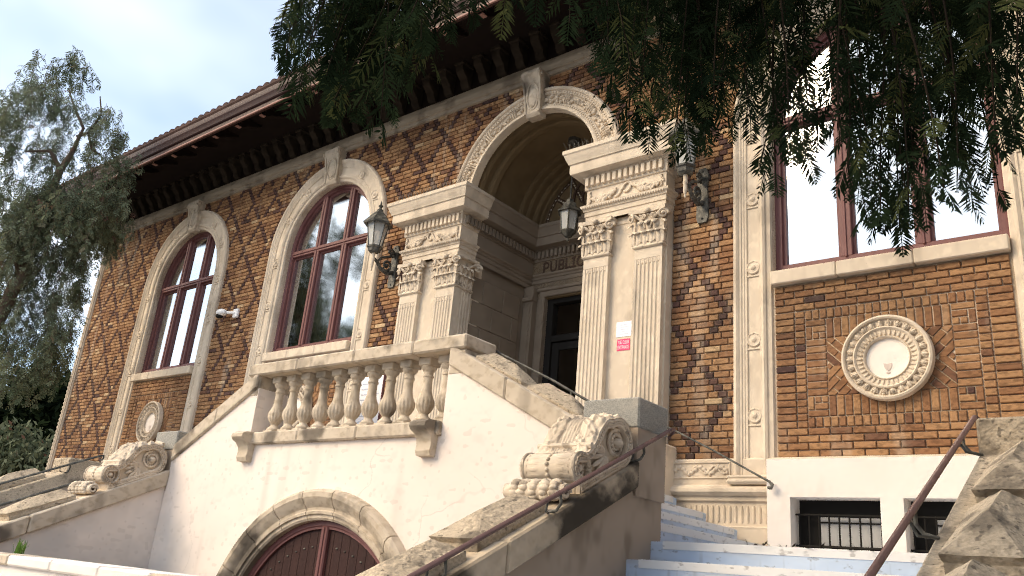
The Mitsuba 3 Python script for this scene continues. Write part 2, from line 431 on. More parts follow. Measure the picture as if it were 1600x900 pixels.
wall = sg.box(XL, -1.76, XR, 7.9)
for cx in BAYS: wall = wall.difference(arch_poly(cx, RW, SILL0 + 0.02))
wall = wall.difference(arch_poly(0, 1.22, 0.2))
b = MB(); b.add(*prism(wall, 0.024, 0.42, 'xz'))
for x in (XL, XR - 0.4): b.box(x, x + 0.4, 0.42, 12.0, -1.76, 7.9)
b.box(XL, XR, 12.0, 12.4, -1.76, 7.9)
WALL = put(LIB + '__wall', b, 'm_mortar', False)

# bricks --------------------------------------------------------------
rng = np.random.default_rng(7)
COURSE, SL, J = 0.0716, 0.208, 0.012
bricks = []                                # (x0, x1, z0, z1, tone, dark, y)
DX, PER, Z0, X0 = 0.052, 0.728, 2.50, 2.51

def row_fill(a, c, darks):
    """lay bricks from a to c in one course, the dark headers where the lozenges pass"""
    cuts = []
    for d in darks:
        w = 0.100
        if cuts and d - w / 2 < cuts[-1][1] + 0.045: continue
        else: cuts.append([d - w / 2, d + w / 2])
    at, out = a, []
    for s, e in cuts + [[c, c]]:
        s, e = max(s, a), min(e, c)
        if e - s < 0.03 and s < c: continue
        g = s - at
        if g > 0.02:
            ns = int(g // SL); rem = g - ns * SL
            units = [2] * ns + ([1] if rem > 0.055 or ns == 0 else [])
            if len(units) > 1 and rng.random() < 0.5: units = units[::-1]
            k = g / sum(units)
            for u_ in units: out.append((at, at + u_ * k, 0)); at += u_ * k
            at = s
        elif out and g > 0: out[-1] = (out[-1][0], s, out[-1][2]); at = s
        if e > s: out.append((s, e, 1)); at = e
    if c - at > 0.004 and out: out[-1] = (out[-1][0], c, out[-1][2])
    return out

def free_spans(z):
    blocked = []
    for cx in BAYS:
        h = RO if z < ZS else (math.sqrt(max(RO ** 2 - (z - ZS) ** 2, 0)))
        if h > 0.06: blocked.append((cx - h + 0.03, cx + h - 0.03))
    if z < 5.22: blocked.append((-2.19, 2.19))
    elif z - ZS < 1.45: h = math.sqrt(1.45 ** 2 - (z - ZS) ** 2); blocked.append((-h + 0.03, h - 0.03))
    blocked.sort(); at, out = XL + 0.16, []
    for s, e in blocked + [(XR - 0.16, XR)]:
        if s - at > 0.05: out.append((at, s))
        at = max(at, e)
    return out

nrow = int((ZT - ZB) / COURSE)
for r in range(nrow):
    z0 = ZB + r * COURSE; zc = z0 + COURSE / 2
    k = round((zc - Z0) / COURSE)
    ds = sorted({round(x, 4) for s in (-1, 1) for i in range(-30, 31) for x in [s * DX * k + i * PER + X0]} )
    for a, c in free_spans(zc):
        for s, e, dk in row_fill(a, c, [d for d in ds if a + 0.01 < d < c - 0.01]):
            dark = dk if rng.random() > 0.05 else 0
            if not dark and rng.random() < 0.008: dark = 1
            bricks.append((s, e, z0, z0 + COURSE, rng.random(), dark, 0.0))

def dado(cx):
    """the laid panel under a window: courses, a soldier border, mitred stacks, a field of slanting bricks"""
    x0, x1 = cx - RW + 0.02, cx + RW - 0.02
    zt, zb = SILL0 - 0.01, ZB
    def br(a, c, lo, hi, y=0.0, dk=0): bricks.append((a, c, lo, hi, rng.random() * 0.75 + 0.02, 1 if rng.random() < 0.025 else dk, y))
    def courses(lo, n):
        for i in range(n):
            at = x0 - (0.104 if i % 2 else 0.0)
            while at < x1 - 0.02:
                s, e = max(at, x0), min(at + SL, x1)
                if e - s > 0.03: br(s, e, lo + i * COURSE, lo + (i + 1) * COURSE)
                at += SL
    courses(zb, 4); ztop = zt - 4 * COURSE - 0.01; courses(ztop + 0.006, 4)
    lo, hi = zb + 4 * COURSE, ztop                        # the panel between
    A, B, C = 0.205, 0.105, 0.205
    n = round((hi - lo) / COURSE); ch = (hi - lo) / n
    for i in range(n):
        for s in (0, 1):
            f = (lambda a, c: (x0 + a, x0 + c)) if s == 0 else (lambda a, c: (x1 - c, x1 - a))
            br(*f(0, A), lo + i * ch, lo + (i + 1) * ch)
            br(*f(A, A + B), lo + i * ch, lo + (i + 1) * ch, 0.004)
    xa, xb = x0 + A + B, x1 - A - B
    zlo, zhi = lo + 0.105, hi - 0.105
    m = round((xb - xa) / 0.0735); w = (xb - xa) / m
    for i in range(m):
        br(xa + i * w, xa + (i + 1) * w, lo, zlo, 0.004); br(xa + i * w, xa + (i + 1) * w, zhi, hi, 0.004)
    ia, ib, il, ih = xa + C, xb - C, zlo + C, zhi - C
    n2 = round((ih - il) / COURSE); c2 = (ih - il) / n2
    for i in range(n2):
        br(xa, ia, il + i * c2, il + (i + 1) * c2, 0.010); br(ib, xb, il + i * c2, il + (i + 1) * c2, 0.010)
    m2 = round((ib - ia) / 0.0735); w2 = (ib - ia) / m2
    for i in range(m2):
        br(ia + i * w2, ia + (i + 1) * w2, zlo, il, 0.010); br(ia + i * w2, ia + (i + 1) * w2, ih, zhi, 0.010)
    for sx in (0, 1):                                     # mitred corners: short lengths meeting on the diagonal
        for sz in (0, 1):
            for i in range(3):
                d = C / 3
                X = (xa + i * d, ia) if sx == 0 else (ib, xb - i * d)
                Z = (zlo + i * d, zlo + (i + 1) * d) if sz == 0 else (zhi - (i + 1) * d, zhi - i * d)
                br(X[0], X[1], Z[0], Z[1], 0.010)
                if i:
                    X2 = (xa + (i - 1) * d, xa + i * d) if sx == 0 else (xb - i * d, xb - (i - 1) * d)
                    Zf = (zlo + i * d, il) if sz == 0 else (ih, zhi - i * d)
                    if abs(Zf[1] - Zf[0]) > 0.02: br(X2[0], X2[1], Zf[0], Zf[1], 0.012)
    # slanting field, four quarters mirrored about the medallion
    mx, mz = (ia + ib) / 2, (il + ih) / 2
    for sx in (-1, 1):
        for sz in (-1, 1):
            quarter = sg.box(0, 0, (ib - ia) / 2, (ih - il) / 2)
            dv = np.array([1, 1]) / math.sqrt(2); nv = np.array([-1, 1]) / math.sqrt(2)
            for i in range(-14, 15):
                for j in range(-3, 8):
                    o = nv * i * COURSE + dv * (j * SL + (i % 2) * 0.104)
                    q = [o + dv * a + nv * c for a, c in ((0.004, 0.004), (SL - 0.006, 0.004), (SL - 0.006, COURSE - 0.006), (0.004, COURSE - 0.006))]
                    g = sg.Polygon(q).intersection(quarter)
                    if g.is_empty or g.area < 0.0003 or g.geom_type != 'Polygon': continue
                    slant.append((sg.Polygon([(mx + sx * px, mz + sz * pz) for px, pz in g.exterior.coords[:-1]]), rng.random() * 0.6))
slant = []
for cx in BAYS: dado(cx)

def brick_mesh(s, e, z0, z1, y):
    j = J / 2
    x0, x1, a, c = s + j, e - j, z0 + j, z1 - j
    t = 0.006
    yf = y - 0.002 + rng.uniform(-0.004, 0.004)
    k = rng.uniform(-0.0015, 0.0015, 4)
    v = [[x0, 0.03, a], [x1, 0.03, a], [x1, 0.03, c], [x0, 0.03, c],
         [x0, yf + t, a], [x1, yf + t, a], [x1, yf + t, c], [x0, yf + t, c],
         [x0 + t, yf + k[0], a + t], [x1 - t, yf + k[1], a + t], [x1 - t, yf + k[2], c - t], [x0 + t, yf + k[3], c - t]]
    f = [[8, 9, 10, 11]]
    for q in (0, 4):
        for i in range(4):
            n = (i + 1) % 4; f.append([q + i, q + n, q + 4 + n, q + 4 + i])
    return v, f

def poly_brick(g, y=0.010):
    xy = np.array(sg.polygon.orient(g, 1.0).exterior.coords[:-1]); n = len(xy)
    ctr = xy.mean(0); ins = ctr + (xy - ctr) * 0.95
    v = [[p[0], 0.03, p[1]] for p in xy] + [[p[0], y + 0.003, p[1]] for p in xy] + [[p[0], y - 0.001, p[1]] for p in ins] + [[ctr[0], y - 0.001, ctr[1]]]
    f = []
    for q in (0, n):
        for i in range(n):
            m = (i + 1) % n; f += [[q + i, q + m, q + n + m], [q + i, q + n + m, q + n + i]]
    for i in range(n): f.append([2 * n + i, 2 * n + (i + 1) % n, 3 * n])
    return v, f

RGT = np.cross(FWD, UP)
def pixel(p):
    d = np.asarray(p, float) - CAM; z = d @ FWD
    return 800 + 1299.2 * (d @ RGT) / z, 450 - 1299.2 * (d @ UP) / z

items = []
for s, e, z0, z1, tone, dk, y in bricks:
    items.append((((s + e) / 2, 0, (z0 + z1) / 2), brick_mesh(s, e, z0, z1, y), (tone, dk), (e - s)))
for g, tone in slant:
    items.append(((g.centroid.x, 0, g.centroid.y), poly_brick(g), (tone, 0), math.sqrt(g.area)))
def big(it):
    u_, w_ = pixel(it[0])
    hidden = not (0 < u_ < 1600 and 0 < w_ < 900) or (it[0][2] > 3.6 and it[0][0] > 3.0) or (abs(it[0][0]) < 2.3) or (it[0][0] > 2.9 and w_ > 690 and u_ > 1520)
    if 0.17 > (it[0][0] - 4.49) ** 2 + (it[0][2] - 2.27) ** 2: hidden = True
    return -1 if hidden else it[3] / np.linalg.norm(np.array(it[0]) - CAM) ** 2
order = sorted(range(len(items)), key=lambda i: -big(items[i]))
one = set(order[:300])
rest = MB()
for i in order[:300]:
    m = MB(); m.add(*items[i][1], uv=items[i][2]); put(WALL + '__brick', m, 'm_brick', uv=True)
for i, it in enumerate(items):
    if i not in one: rest.add(*it[1], uv=it[2])
k = put(WALL + '__brickwork', rest, 'm_brick', uv=True); labels[k] = {'kind': 'stuff'}

# stone dressings -------------------------------------------------------
def run(prof, x0=XL - 0.04, x1=XR + 0.04, returns=True):
    p = [(x1, 0.35), (x1, 0.0), (x0, 0.0), (x0, 0.35)] if returns else [(x1, 0.0), (x0, 0.0)]
    return sweep_plan(p, prof)
b = MB(); b.add(*run([(0, 6.86), (0.035, 6.87), (0.035, 6.93), (0.06, 6.94), (0.075, 7.0), (0.075, 7.04), (0.05, 7.05), (0.05, 7.10), (0.02, 7.12), (0.02, 7.16), (0, 7.16)]))
put(LIB + '__string_course', b, 'm_string')
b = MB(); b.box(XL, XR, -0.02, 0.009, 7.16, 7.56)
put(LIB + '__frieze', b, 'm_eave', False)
# corbels under the eaves
def corbel(x):
    pr_ = [(0.0, 7.17), (-0.07, 7.18), (-0.11, 7.23), (-0.13, 7.30), (-0.19, 7.35), (-0.24, 7.40), (-0.26, 7.46), (-0.26, 7.52), (0.0, 7.52)]
    m = MB(); m.add(*prism(sg.Polygon(pr_), x - 0.075, x + 0.075, 'yz')); m.box(x - 0.095, x + 0.095, -0.29, -0.02, 7.50, 7.56, 0.01)
    return m
n = 35
for i in range(-n, n + 1):
    put(LIB + '__corbel', corbel(i * 0.366), 'm_corbel_shade', 25)
# plinth (right and left of the porch)
base_prof = [(0.05, -1.76), (0.05, 0.66), (0.06, 0.69), (0.03, 0.70), (0.03, 0.93), (0.06, 0.94), (0.06, 0.985), (0.09, 0.99), (0.125, 1.02), (0.125, 1.05), (0.09, 1.08), (0.05, 1.09), (0.04, 1.10), (0.04, 1.345), (0.015, 1.365), (0, 1.366)]
PL = {}
for s, g in zip((1, -1), both(sweep_plan([(XR + 0.04, 0.0), (2.1, 0.0)], base_prof))):
    b = MB(); b.add(*g); PL[s] = put(LIB + '__plinth', b, 'm_stone', 25)
for s in (1, -1):                                                           # reeded band and carved panel of the plinth
    b = MB()
    for i in range(16):
        x = 2.36 + i * 0.062
        b.add(*tube([[x, -0.033, 0.735], [x, -0.036, 0.75], [x, -0.036, 0.88], [x, -0.033, 0.895]], [0.008, 0.0115, 0.0115, 0.008], 6))
    v, f = b.out(); put(PL[s] + '__reed_band', (v if s > 0 else mir(v), f if s > 0 else f[:, ::-1]), 'm_stone', 40)
    b = MB()
    for lo, hi, a, c in ((1.16, 1.175, 2.26, 2.93), (1.315, 1.33, 2.26, 2.93)): b.box(a, c, -0.055, -0.035, lo, hi, 0.004)
    for a in (2.26, 2.915): b.box(a, a + 0.015, -0.055, -0.035, 1.175, 1.315, 0.004)
    for i in range(13):
        x = 2.31 + i * 0.047; z = 1.245 + 0.03 * math.sin(i * 1.3)
        b.add(*ball((x, -0.045, z), (0.028, 0.02, 0.022))); b.add(*ball((x + 0.02, -0.045, z + 0.03 * math.cos(i * 1.3)), (0.014, 0.018, 0.024)))
    b.add(*tube([[2.3 + 0.02 * i, -0.048, 1.245 + 0.04 * math.sin(i * 0.62)] for i in range(31)], 0.009, 5))
    v, f = b.out(); put(PL[s] + '__carved_panel', (v if s > 0 else mir(v), f if s > 0 else f[:, ::-1]), 'm_stone', 40)
# corner strips
for s in (-1, 1):
    b = MB(); x = s * (XR - 0.08)
    b.box(x - 0.09, x + 0.09, -0.035, 0.02, 1.36, 6.87, 0.012)
    b.add(*tube([[x - 0.02, -0.04, 1.37], [x - 0.02, -0.04, 6.86]], 0.028, 8)); b.box(x + 0.045, x + 0.07, -0.06, 0.0, 1.36, 6.87, 0.006)
    for i in range(60): b.box(x - 0.082, x - 0.055, -0.058, -0.02, 1.42 + i * 0.09, 1.47 + i * 0.09, 0.006)
    put(LIB + '__corner_strip', b, 'm_stone')

# windows ----------------------------------------------------------------
ARCHI = [(0.0, 0.30), (0.0, 0.02), (0.012, -0.004), (0.055, -0.012), (0.062, -0.030), (0.085, -0.045), (0.108, -0.030), (0.115, -0.022), (0.135, -0.022),
         (0.140, -0.008), (0.265, -0.008), (0.270, -0.026), (0.292, -0.026), (0.298, -0.034), (0.318, -0.034), (0.326, -0.046), (0.345, -0.048), (0.352, -0.058),
         (0.375, -0.074), (0.398, -0.068), (0.415, -0.045), (0.42, -0.02), (0.42, 0.03)]
def rosette(x, z, y=-0.010, r=0.062):
    m = MB()
    v, f = lathe([(r * 1.25, 0), (r * 1.25, 0.010), (r * 1.12, 0.018), (r, 0.010), (r * 0.9, 0.008), (r * 0.45, 0.012), (r * 0.4, 0.022), (r * 0.2, 0.030), (0.001, 0.032)], 16,
                 lambda R, A, Z: R * np.where((R > r * 0.35) & (R < r * 1.05), 1 + 0.12 * np.cos(8 * A), 1))
    m.add(np.stack([v[:, 0] + x, y - v[:, 2], v[:, 1] + z], 1), f[:, ::-1])
    m.box(x - r * 1.2, x + r * 1.2, y - 0.012, y, z - r * 1.75, z - r * 1.45, 0.004)
    return m

def keystone(cx, z0, z1, w, y0, key, big_=False):
    h = z1 - z0
    pf = [(0.02, z0), (y0 * 0.55, z0), (y0 * 0.75, z0 + 0.06 * h), (y0 * 0.72, z0 + 0.3 * h), (y0 * 0.85, z0 + 0.6 * h), (y0 * 1.1, z0 + 0.78 * h), (y0 * 1.32, z0 + 0.84 * h),
          (y0 * 1.42, z0 + 0.92 * h), (y0 * 1.3, z1), (0.02, z1)]
    m = MB(); v, f = prism(sg.Polygon(pf), -w / 2, w / 2, 'yz')
    v[:, 0] = v[:, 0] * (0.8 + 0.25 * (v[:, 2] - z0) / h) + cx
    m.add(v, f)
    for s in (-1, 1):                                                       # side scrolls
        q = np.array([[cx + s * w * 0.52, y0 * 1.15 + 0.05 * math.cos(t) * (1 - t / 14), z1 - 0.09 + 0.05 * math.sin(t) * (1 - t / 14)] for t in np.linspace(0, 10, 26)])
        m.add(*tube(q, 0.014, 6)); m.add(*ball((cx + s * w * 0.52, y0 * 1.15, z1 - 0.09), (0.025, 0.02, 0.02)))
        m.add(*tube([[cx + s * w * (0.40 + 0.1 * t), y0 * (0.78 + 0.42 * t ** 2), z0 + h * (0.05 + 0.8 * t)] for t in np.linspace(0, 1, 9)], 0.018, 6))
    o = np.linspace(0, 2 * PI, 25)                                           # oval cartouche
    m.add(*tube(np.stack([cx + 0.33 * w * np.cos(o), y0 * (0.86 + 0.12 * np.sin(o)), z0 + h * 0.44 + 0.30 * h * np.sin(o)], 1), 0.016, 6, False))
    m.add(*ball((cx, y0 * 0.80, z0 + h * 0.44), (0.27 * w, 0.025, 0.25 * h), 2))
    put(key, m, 'm_coping', 35)

def medallion(cx, cz):
    r = 0.41
    pf = [(r * 1.0, 0.0), (r * 1.0, 0.06), (r * 0.985, 0.075), (r * 0.94, 0.085), (r * 0.91, 0.075), (r * 0.895, 0.045), (r * 0.74, 0.03), (r * 0.73, 0.06), (r * 0.70, 0.07), (r * 0.67, 0.055),
          (r * 0.655, 0.045), (r * 0.53, 0.032), (r * 0.515, 0.035), (r * 0.505, 0.05), (r * 0.485, 0.045), (r * 0.47, 0.010), (r * 0.465, 0.004)]
    v, f = lathe(pf, 56)
    m = MB(); m.add(np.stack([v[:, 0] + cx, -v[:, 2], v[:, 1] + cz], 1), f[:, ::-1])
    K = put(LIB + '__medallion', m, 'm_stone', 30)
    m = MB(); a = np.linspace(0, 2 * PI, 41)[:-1]
    m.add(np.vstack([[[cx, -0.008, cz]], np.stack([cx + r * 0.475 * np.cos(a), -0.006 + 0 * a, cz + r * 0.475 * np.sin(a)], 1)]), [[0, 1 + i, 1 + (i + 1) % 40] for i in range(40)])
    put(K + '__disc', m, 'm_white', True)
    m = MB()                                                                   # egg and leaf ring, dentil ring
    for i in range(26):
        t = i / 26 * 2 * PI; c_, s_ = math.cos(t), math.sin(t)
        R = r * 0.80
        m.add(*tube([(cx + (R + h_) * c_, -0.040 - 0.016 * math.sin(PI * (h_ + 0.04) / 0.08), cz + (R + h_) * s_) for h_ in (-0.035, -0.015, 0.005, 0.022, 0.036)], [0.006, 0.013, 0.017, 0.016, 0.008], 6))
        for q in (-0.075, 0.075):
            c2, s2 = math.cos(t + q), math.sin(t + q)
            m.add(*tube([[cx + r * (0.86 - 0.11 * h_) * math.cos(t + q * (1 - 0.4 * h_)), -0.050, cz + r * (0.86 - 0.11 * h_) * math.sin(t + q * (1 - 0.4 * h_))] for h_ in (0, 0.5, 1)], 0.009, 4))
    for i in range(36):
        t = i / 36 * 2 * PI; c_, s_ = math.cos(t), math.sin(t); R = r * 0.595
        bx = cbox(-0.024, 0.024, -0.052, -0.02, -0.0085, 0.0085, 0.003)
        v = bx[0]; m.add(np.stack([cx + (R + v[:, 0]) * c_ - v[:, 2] * s_, v[:, 1], cz + (R + v[:, 0]) * s_ + v[:, 2] * c_], 1), bx[1])
    k = put(K + '__carved_ring', m, 'm_carved', 40); labels[k] = {'kind': 'stuff'}
    m = MB()                                                                   # small worn crest on the disc
    m.add(*prism(sg.Polygon([(cx - 0.036, cz - 0.05), (cx - 0.034, cz - 0.085), (cx - 0.016, cz - 0.115), (cx, cz - 0.122), (cx + 0.016, cz - 0.115), (cx + 0.034, cz - 0.085), (cx + 0.036, cz - 0.05), (cx, cz - 0.058)]), -0.014, -0.006, 'xz')); m.add(*ball((cx, -0.008, cz - 0.142), (0.02, 0.008, 0.012))); put(K + '__crest', m, 'm_crest', False)

def window(cx):
    K = thing_part(LIB + '__window')
    P, N = arch_path(cx, ZS, RW, 1.17)
    m = MB(); m.add(*sweep_xz(P, N, ARCHI)); put(K + '__architrave', m, 'm_stone', 25)
    for s in (-1, 1):                                                                     # moulded feet of the architrave
        a, c = sorted((cx + s * (RW - 0.01), cx + s * (RO + 0.045))); m = MB(); m.box(a, c, -0.135, 0.0, 1.095, 1.15, 0.022); m.box(a, c, -0.115, 0.0, 1.15, 1.185, 0.012); put(K + '__base', m, 'm_stone', 25)
    for s in (-1, 1):
        for z in (1.79, 2.59, 3.40, 4.21, 5.02):
            put(K + '__rosette', rosette(cx + s * (RW + 0.20), z), 'm_stone', 30)
    for a in (28, 56, 124, 152):
        t = math.radians(a); put(K + '__rosette', rosette(cx + (RW + 0.2) * math.cos(t), ZS + (RW + 0.2) * math.sin(t)), 'm_stone', 30)
    keystone(cx, ZS + RW - 0.05, ZT + 0.0, 0.36, -0.14, K + '__keystone')
    for a, c in ((-RW + 0.004, -0.42), (-0.414, 0.30), (0.306, RW - 0.004)):              # the sill in three lengths
        m = MB(); m.box(cx + a, cx + c, -0.075, 0.20, SILL0, SILL1, 0.010); put(K + '__sill', m, 'm_stone', False)
    # joinery
    yg = 0.20
    F = MB()
    Pf, Nf = arch_path(cx, ZS, RW + 0.02, SILL1)
    F.add(*sweep_xz(Pf, -Nf, [(0, yg + 0.04), (0, yg - 0.085), (0.03, yg - 0.085), (0.045, yg - 0.07), (0.085, yg - 0.07), (0.09, yg - 0.03), (0.12, yg - 0.03), (0.12, yg + 0.03)]))
    F.box(cx - RW, cx + RW, yg - 0.068, yg + 0.03, SILL1 - 0.01, SILL1 + 0.13, 0.008)
    for s in (-1, 1):
        x = cx + s * 0.367; top = ZS + math.sqrt((RW - 0.05) ** 2 - 0.367 ** 2)
        F.box(x - 0.062, x + 0.062, yg - 0.074, yg + 0.035, SILL1 + 0.12, top, 0.006); F.box(x - 0.012, x + 0.012, yg - 0.088, yg, SILL1 + 0.11, top - 0.01, 0.004)
        F.box(x - 0.088, x + 0.088, yg - 0.030, yg + 0.028, SILL1 + 0.115, top - 0.02, 0.006)
    zt = 5.17
    F.box(cx - RW + 0.06, cx + RW - 0.06, yg - 0.080, yg + 0.036, zt - 0.055, zt + 0.055, 0.008); F.box(cx - RW + 0.06, cx + RW - 0.06, yg - 0.098, yg, zt - 0.016, zt + 0.016, 0.006)
    F.box(cx - RW + 0.09, cx + RW - 0.09, yg - 0.026, yg + 0.025, zt - 0.085, zt + 0.085, 0.006)
    put(K + '__frame', F, 'm_frame', 25)
    hole = sg.Polygon([(p[0], p[1]) for p in np.vstack([arch_path(cx, ZS, RW - 0.08, SILL1 + 0.1)[0]])])
    for a, c in ((-RW, -0.367), (-0.367, 0.367), (0.367, RW)):
        for lo, hi in ((SILL1, zt), (zt, ZS + RW)):
            g = hole.intersection(sg.box(cx + a, lo, cx + c, hi))
            if g.is_empty: continue
            xy = np.array(g.exterior.coords[:-1]); tri = trimesh.creation.triangulate_polygon(g, engine='earcut')
            v = np.stack([tri[0][:, 0], np.full(len(tri[0]), yg), tri[0][:, 1]], 1)
            put(K + '__pane', (v, tri[1]), 'm_glass', False)
    medallion(cx + 0.0, 2.27)

def thing_part(k): return numbered(k)
for cx in BAYS: window(cx)

# ------------------------------------------------------------------ the porch (part of the building)
FL = 1.245                                   # floor of porch and upper landing
def leaf_curl(x, y, z, w, h, out, ox=0.0, oy=-1.0, n=6):
    """an acanthus leaf: a lobed strip that rises and curls outwards along (ox, oy)"""
    t = np.linspace(0, 1, n + 2); rise = h * np.sin(t * 2.0) / math.sin(2.0) * np.where(t > 0.8, 1 - (t - 0.8) * 0.7, 1)
    o = out * (t ** 3) + 0.006
    wid = w * (0.55 + 0.55 * np.sin(t * PI * 0.85)) * (1 + 0.10 * np.sin(t * 17)); wid[-1] = w * 0.25
    tx, ty = -oy, ox
    rows = []
    for i in range(n + 2):
        for k, dep in ((-1, -0.010), (-0.5, 0.004), (0, 0.014), (0.5, 0.004), (1, -0.010)):
            rows.append([x + tx * wid[i] * k / 2 + ox * (o[i] + dep), y + ty * wid[i] * k / 2 + oy * (o[i] + dep), z + rise[i]])
    return np.array(rows), grid_faces(n + 2, 5)

def volute(x, y, z, r, nx, ny, turn=1):
    """a small spiral whose disc faces (nx, ny)"""
    tx, ty = -ny, nx
    q = []
    for t in np.linspace(0, 11, 30):
        rr = r * (1 - t / 13); q.append([x + tx * turn * rr * math.cos(t), y + ty * turn * rr * math.cos(t), z + rr * math.sin(t)])
    return tube(q, np.linspace(r * 0.28, r * 0.16, 30), 6)

def capital(x0, x1, yf, side=None):
    """composite pilaster capital on the face y = yf from x0 to x1; side: the x of a returned face"""
    m = MB(); w = x1 - x0; z0, z1 = 3.83, 4.27; cx = (x0 + x1) / 2
    m.box(x0 - 0.02, x1 + 0.02, yf - 0.03, yf + 0.12, z0 - 0.035, z0, 0.010)                        # astragal
    m.box(x0 + 0.005, x1 - 0.005, yf - 0.012, yf + 0.12, z0, z1 - 0.04, 0.004)
    pts = [(x0 - 0.06, yf - 0.075), (cx - 0.05, yf - 0.045), (cx + 0.05, yf - 0.045), (x1 + 0.06, yf - 0.075), (x1 + 0.06, yf + 0.12), (x0 - 0.06, yf + 0.12)]
    v, f = prism(sg.Polygon(pts), z1 - 0.045, z1 + 0.005, 'xy'); m.add(v, f)                           # abacus, hollow-sided
    m.add(*ball((cx, yf - 0.065, z1 - 0.02), (0.04, 0.025, 0.035)))
    for i in range(4): m.add(*leaf_curl(x0 + w * (i + 0.5) / 4, yf - 0.010, z0, w * 0.27, 0.15, 0.055))
    for i in range(3): m.add(*leaf_curl(x0 + w * (i + 1) / 4, yf - 0.012, z0 + 0.03, w * 0.24, 0.24, 0.060))
    for s, xx in ((-1, x0 - 0.012), (1, x1 + 0.012)):
        m.add(*leaf_curl(xx, yf - 0.01, z0, w * 0.2, 0.14, 0.05, s * 0.7, -0.7)); m.add(*leaf_curl(xx, yf - 0.01, z0 + 0.05, w * 0.2, 0.20, 0.06, s * 0.7, -0.7))
        m.add(*volute(xx + s * 0.015, yf - 0.055, z1 - 0.105, 0.062, s * 0.5, -0.85, s)); m.add(*ball((xx + s * 0.02, yf - 0.07, z1 - 0.105), 0.022))
        m.add(*tube([[cx + s * w * (0.10 + 0.36 * t), yf - 0.03 - 0.02 * t, z0 + 0.20 + 0.17 * math.sqrt(t)] for t in np.linspace(0, 1, 8)], np.linspace(0.012, 0.022, 8), 6))
        m.add(*volute(cx + s * w * 0.17, yf - 0.035, z1 - 0.095, 0.036, 0, -1, -s))
    for i in range(7): m.add(*ball((x0 + w * (i + 0.5) / 7, yf - 0.030, z1 - 0.065), (0.018, 0.014, 0.014)))
    if side is not None:                                                                              # the same seen on the returned face (facing -x)
        y0, y1 = yf, yf + 0.36
        m.box(side - 0.02, side + 0.05, yf - 0.02, y1 + 0.02, z0 - 0.035, z0, 0.01); m.box(side - 0.012, side + 0.05, yf, y1, z0, z1 - 0.04, 0.004)
        m.box(side - 0.06, side + 0.05, yf - 0.03, y1 + 0.05, z1 - 0.045, z1 + 0.005, 0.008)
        for i in range(4): m.add(*leaf_curl(side - 0.010, y0 + 0.36 * (i + 0.5) / 4, z0, 0.10, 0.15, 0.055, -1, 0))
        for i in range(3): m.add(*leaf_curl(side - 0.012, y0 + 0.36 * (i + 1) / 4, z0 + 0.03, 0.09, 0.24, 0.06, -1, 0))
        m.add(*volute(side - 0.06, y1 + 0.02, z1 - 0.105, 0.062, -0.85, -0.5, -1)); m.add(*ball((side - 0.07, y1 + 0.02, z1 - 0.105), 0.022))
        m.add(*tube([[side - 0.03 - 0.02 * t, y0 + 0.18 + 0.15 * t, z0 + 0.20 + 0.17 * math.sqrt(t)] for t in np.linspace(0, 1, 8)], np.linspace(0.012, 0.022, 8), 6))
    return m

def fluted(x0, x1, yf, n=6):
    """the shaft of a fluted pilaster: section in plan, cut by round grooves"""
    g = sg.box(x0, yf, x1, yf + 0.12)
    w = (x1 - x0 - 0.05) / n
    for i in range(n): g = g.difference(sg.Point(x0 + 0.025 + w * (i + 0.5), yf - 0.004).buffer(w * 0.36, 5))
    v, f = prism(g, FL + 0.18, 3.66, 'xy'); m = MB(); m.add(v, f)
    m.box(x0, x1, yf + 0.0, yf + 0.12, 3.66, 3.80, 0.004)
    for i in range(n):                                                                    # rounded heads of the flutes
        m.box(x0 + 0.025 + w * (i + 0.2), x0 + 0.025 + w * (i + 0.8), yf + 0.004, yf + 0.02, 3.60, 3.67, 0.008)
    m.box(x0 - 0.03, x1 + 0.03, yf - 0.04, yf + 0.12, FL, FL + 0.09, 0.012); m.box(x0 - 0.015, x1 + 0.015, yf - 0.022, yf + 0.12, FL + 0.09, FL + 0.18, 0.02)
    return m

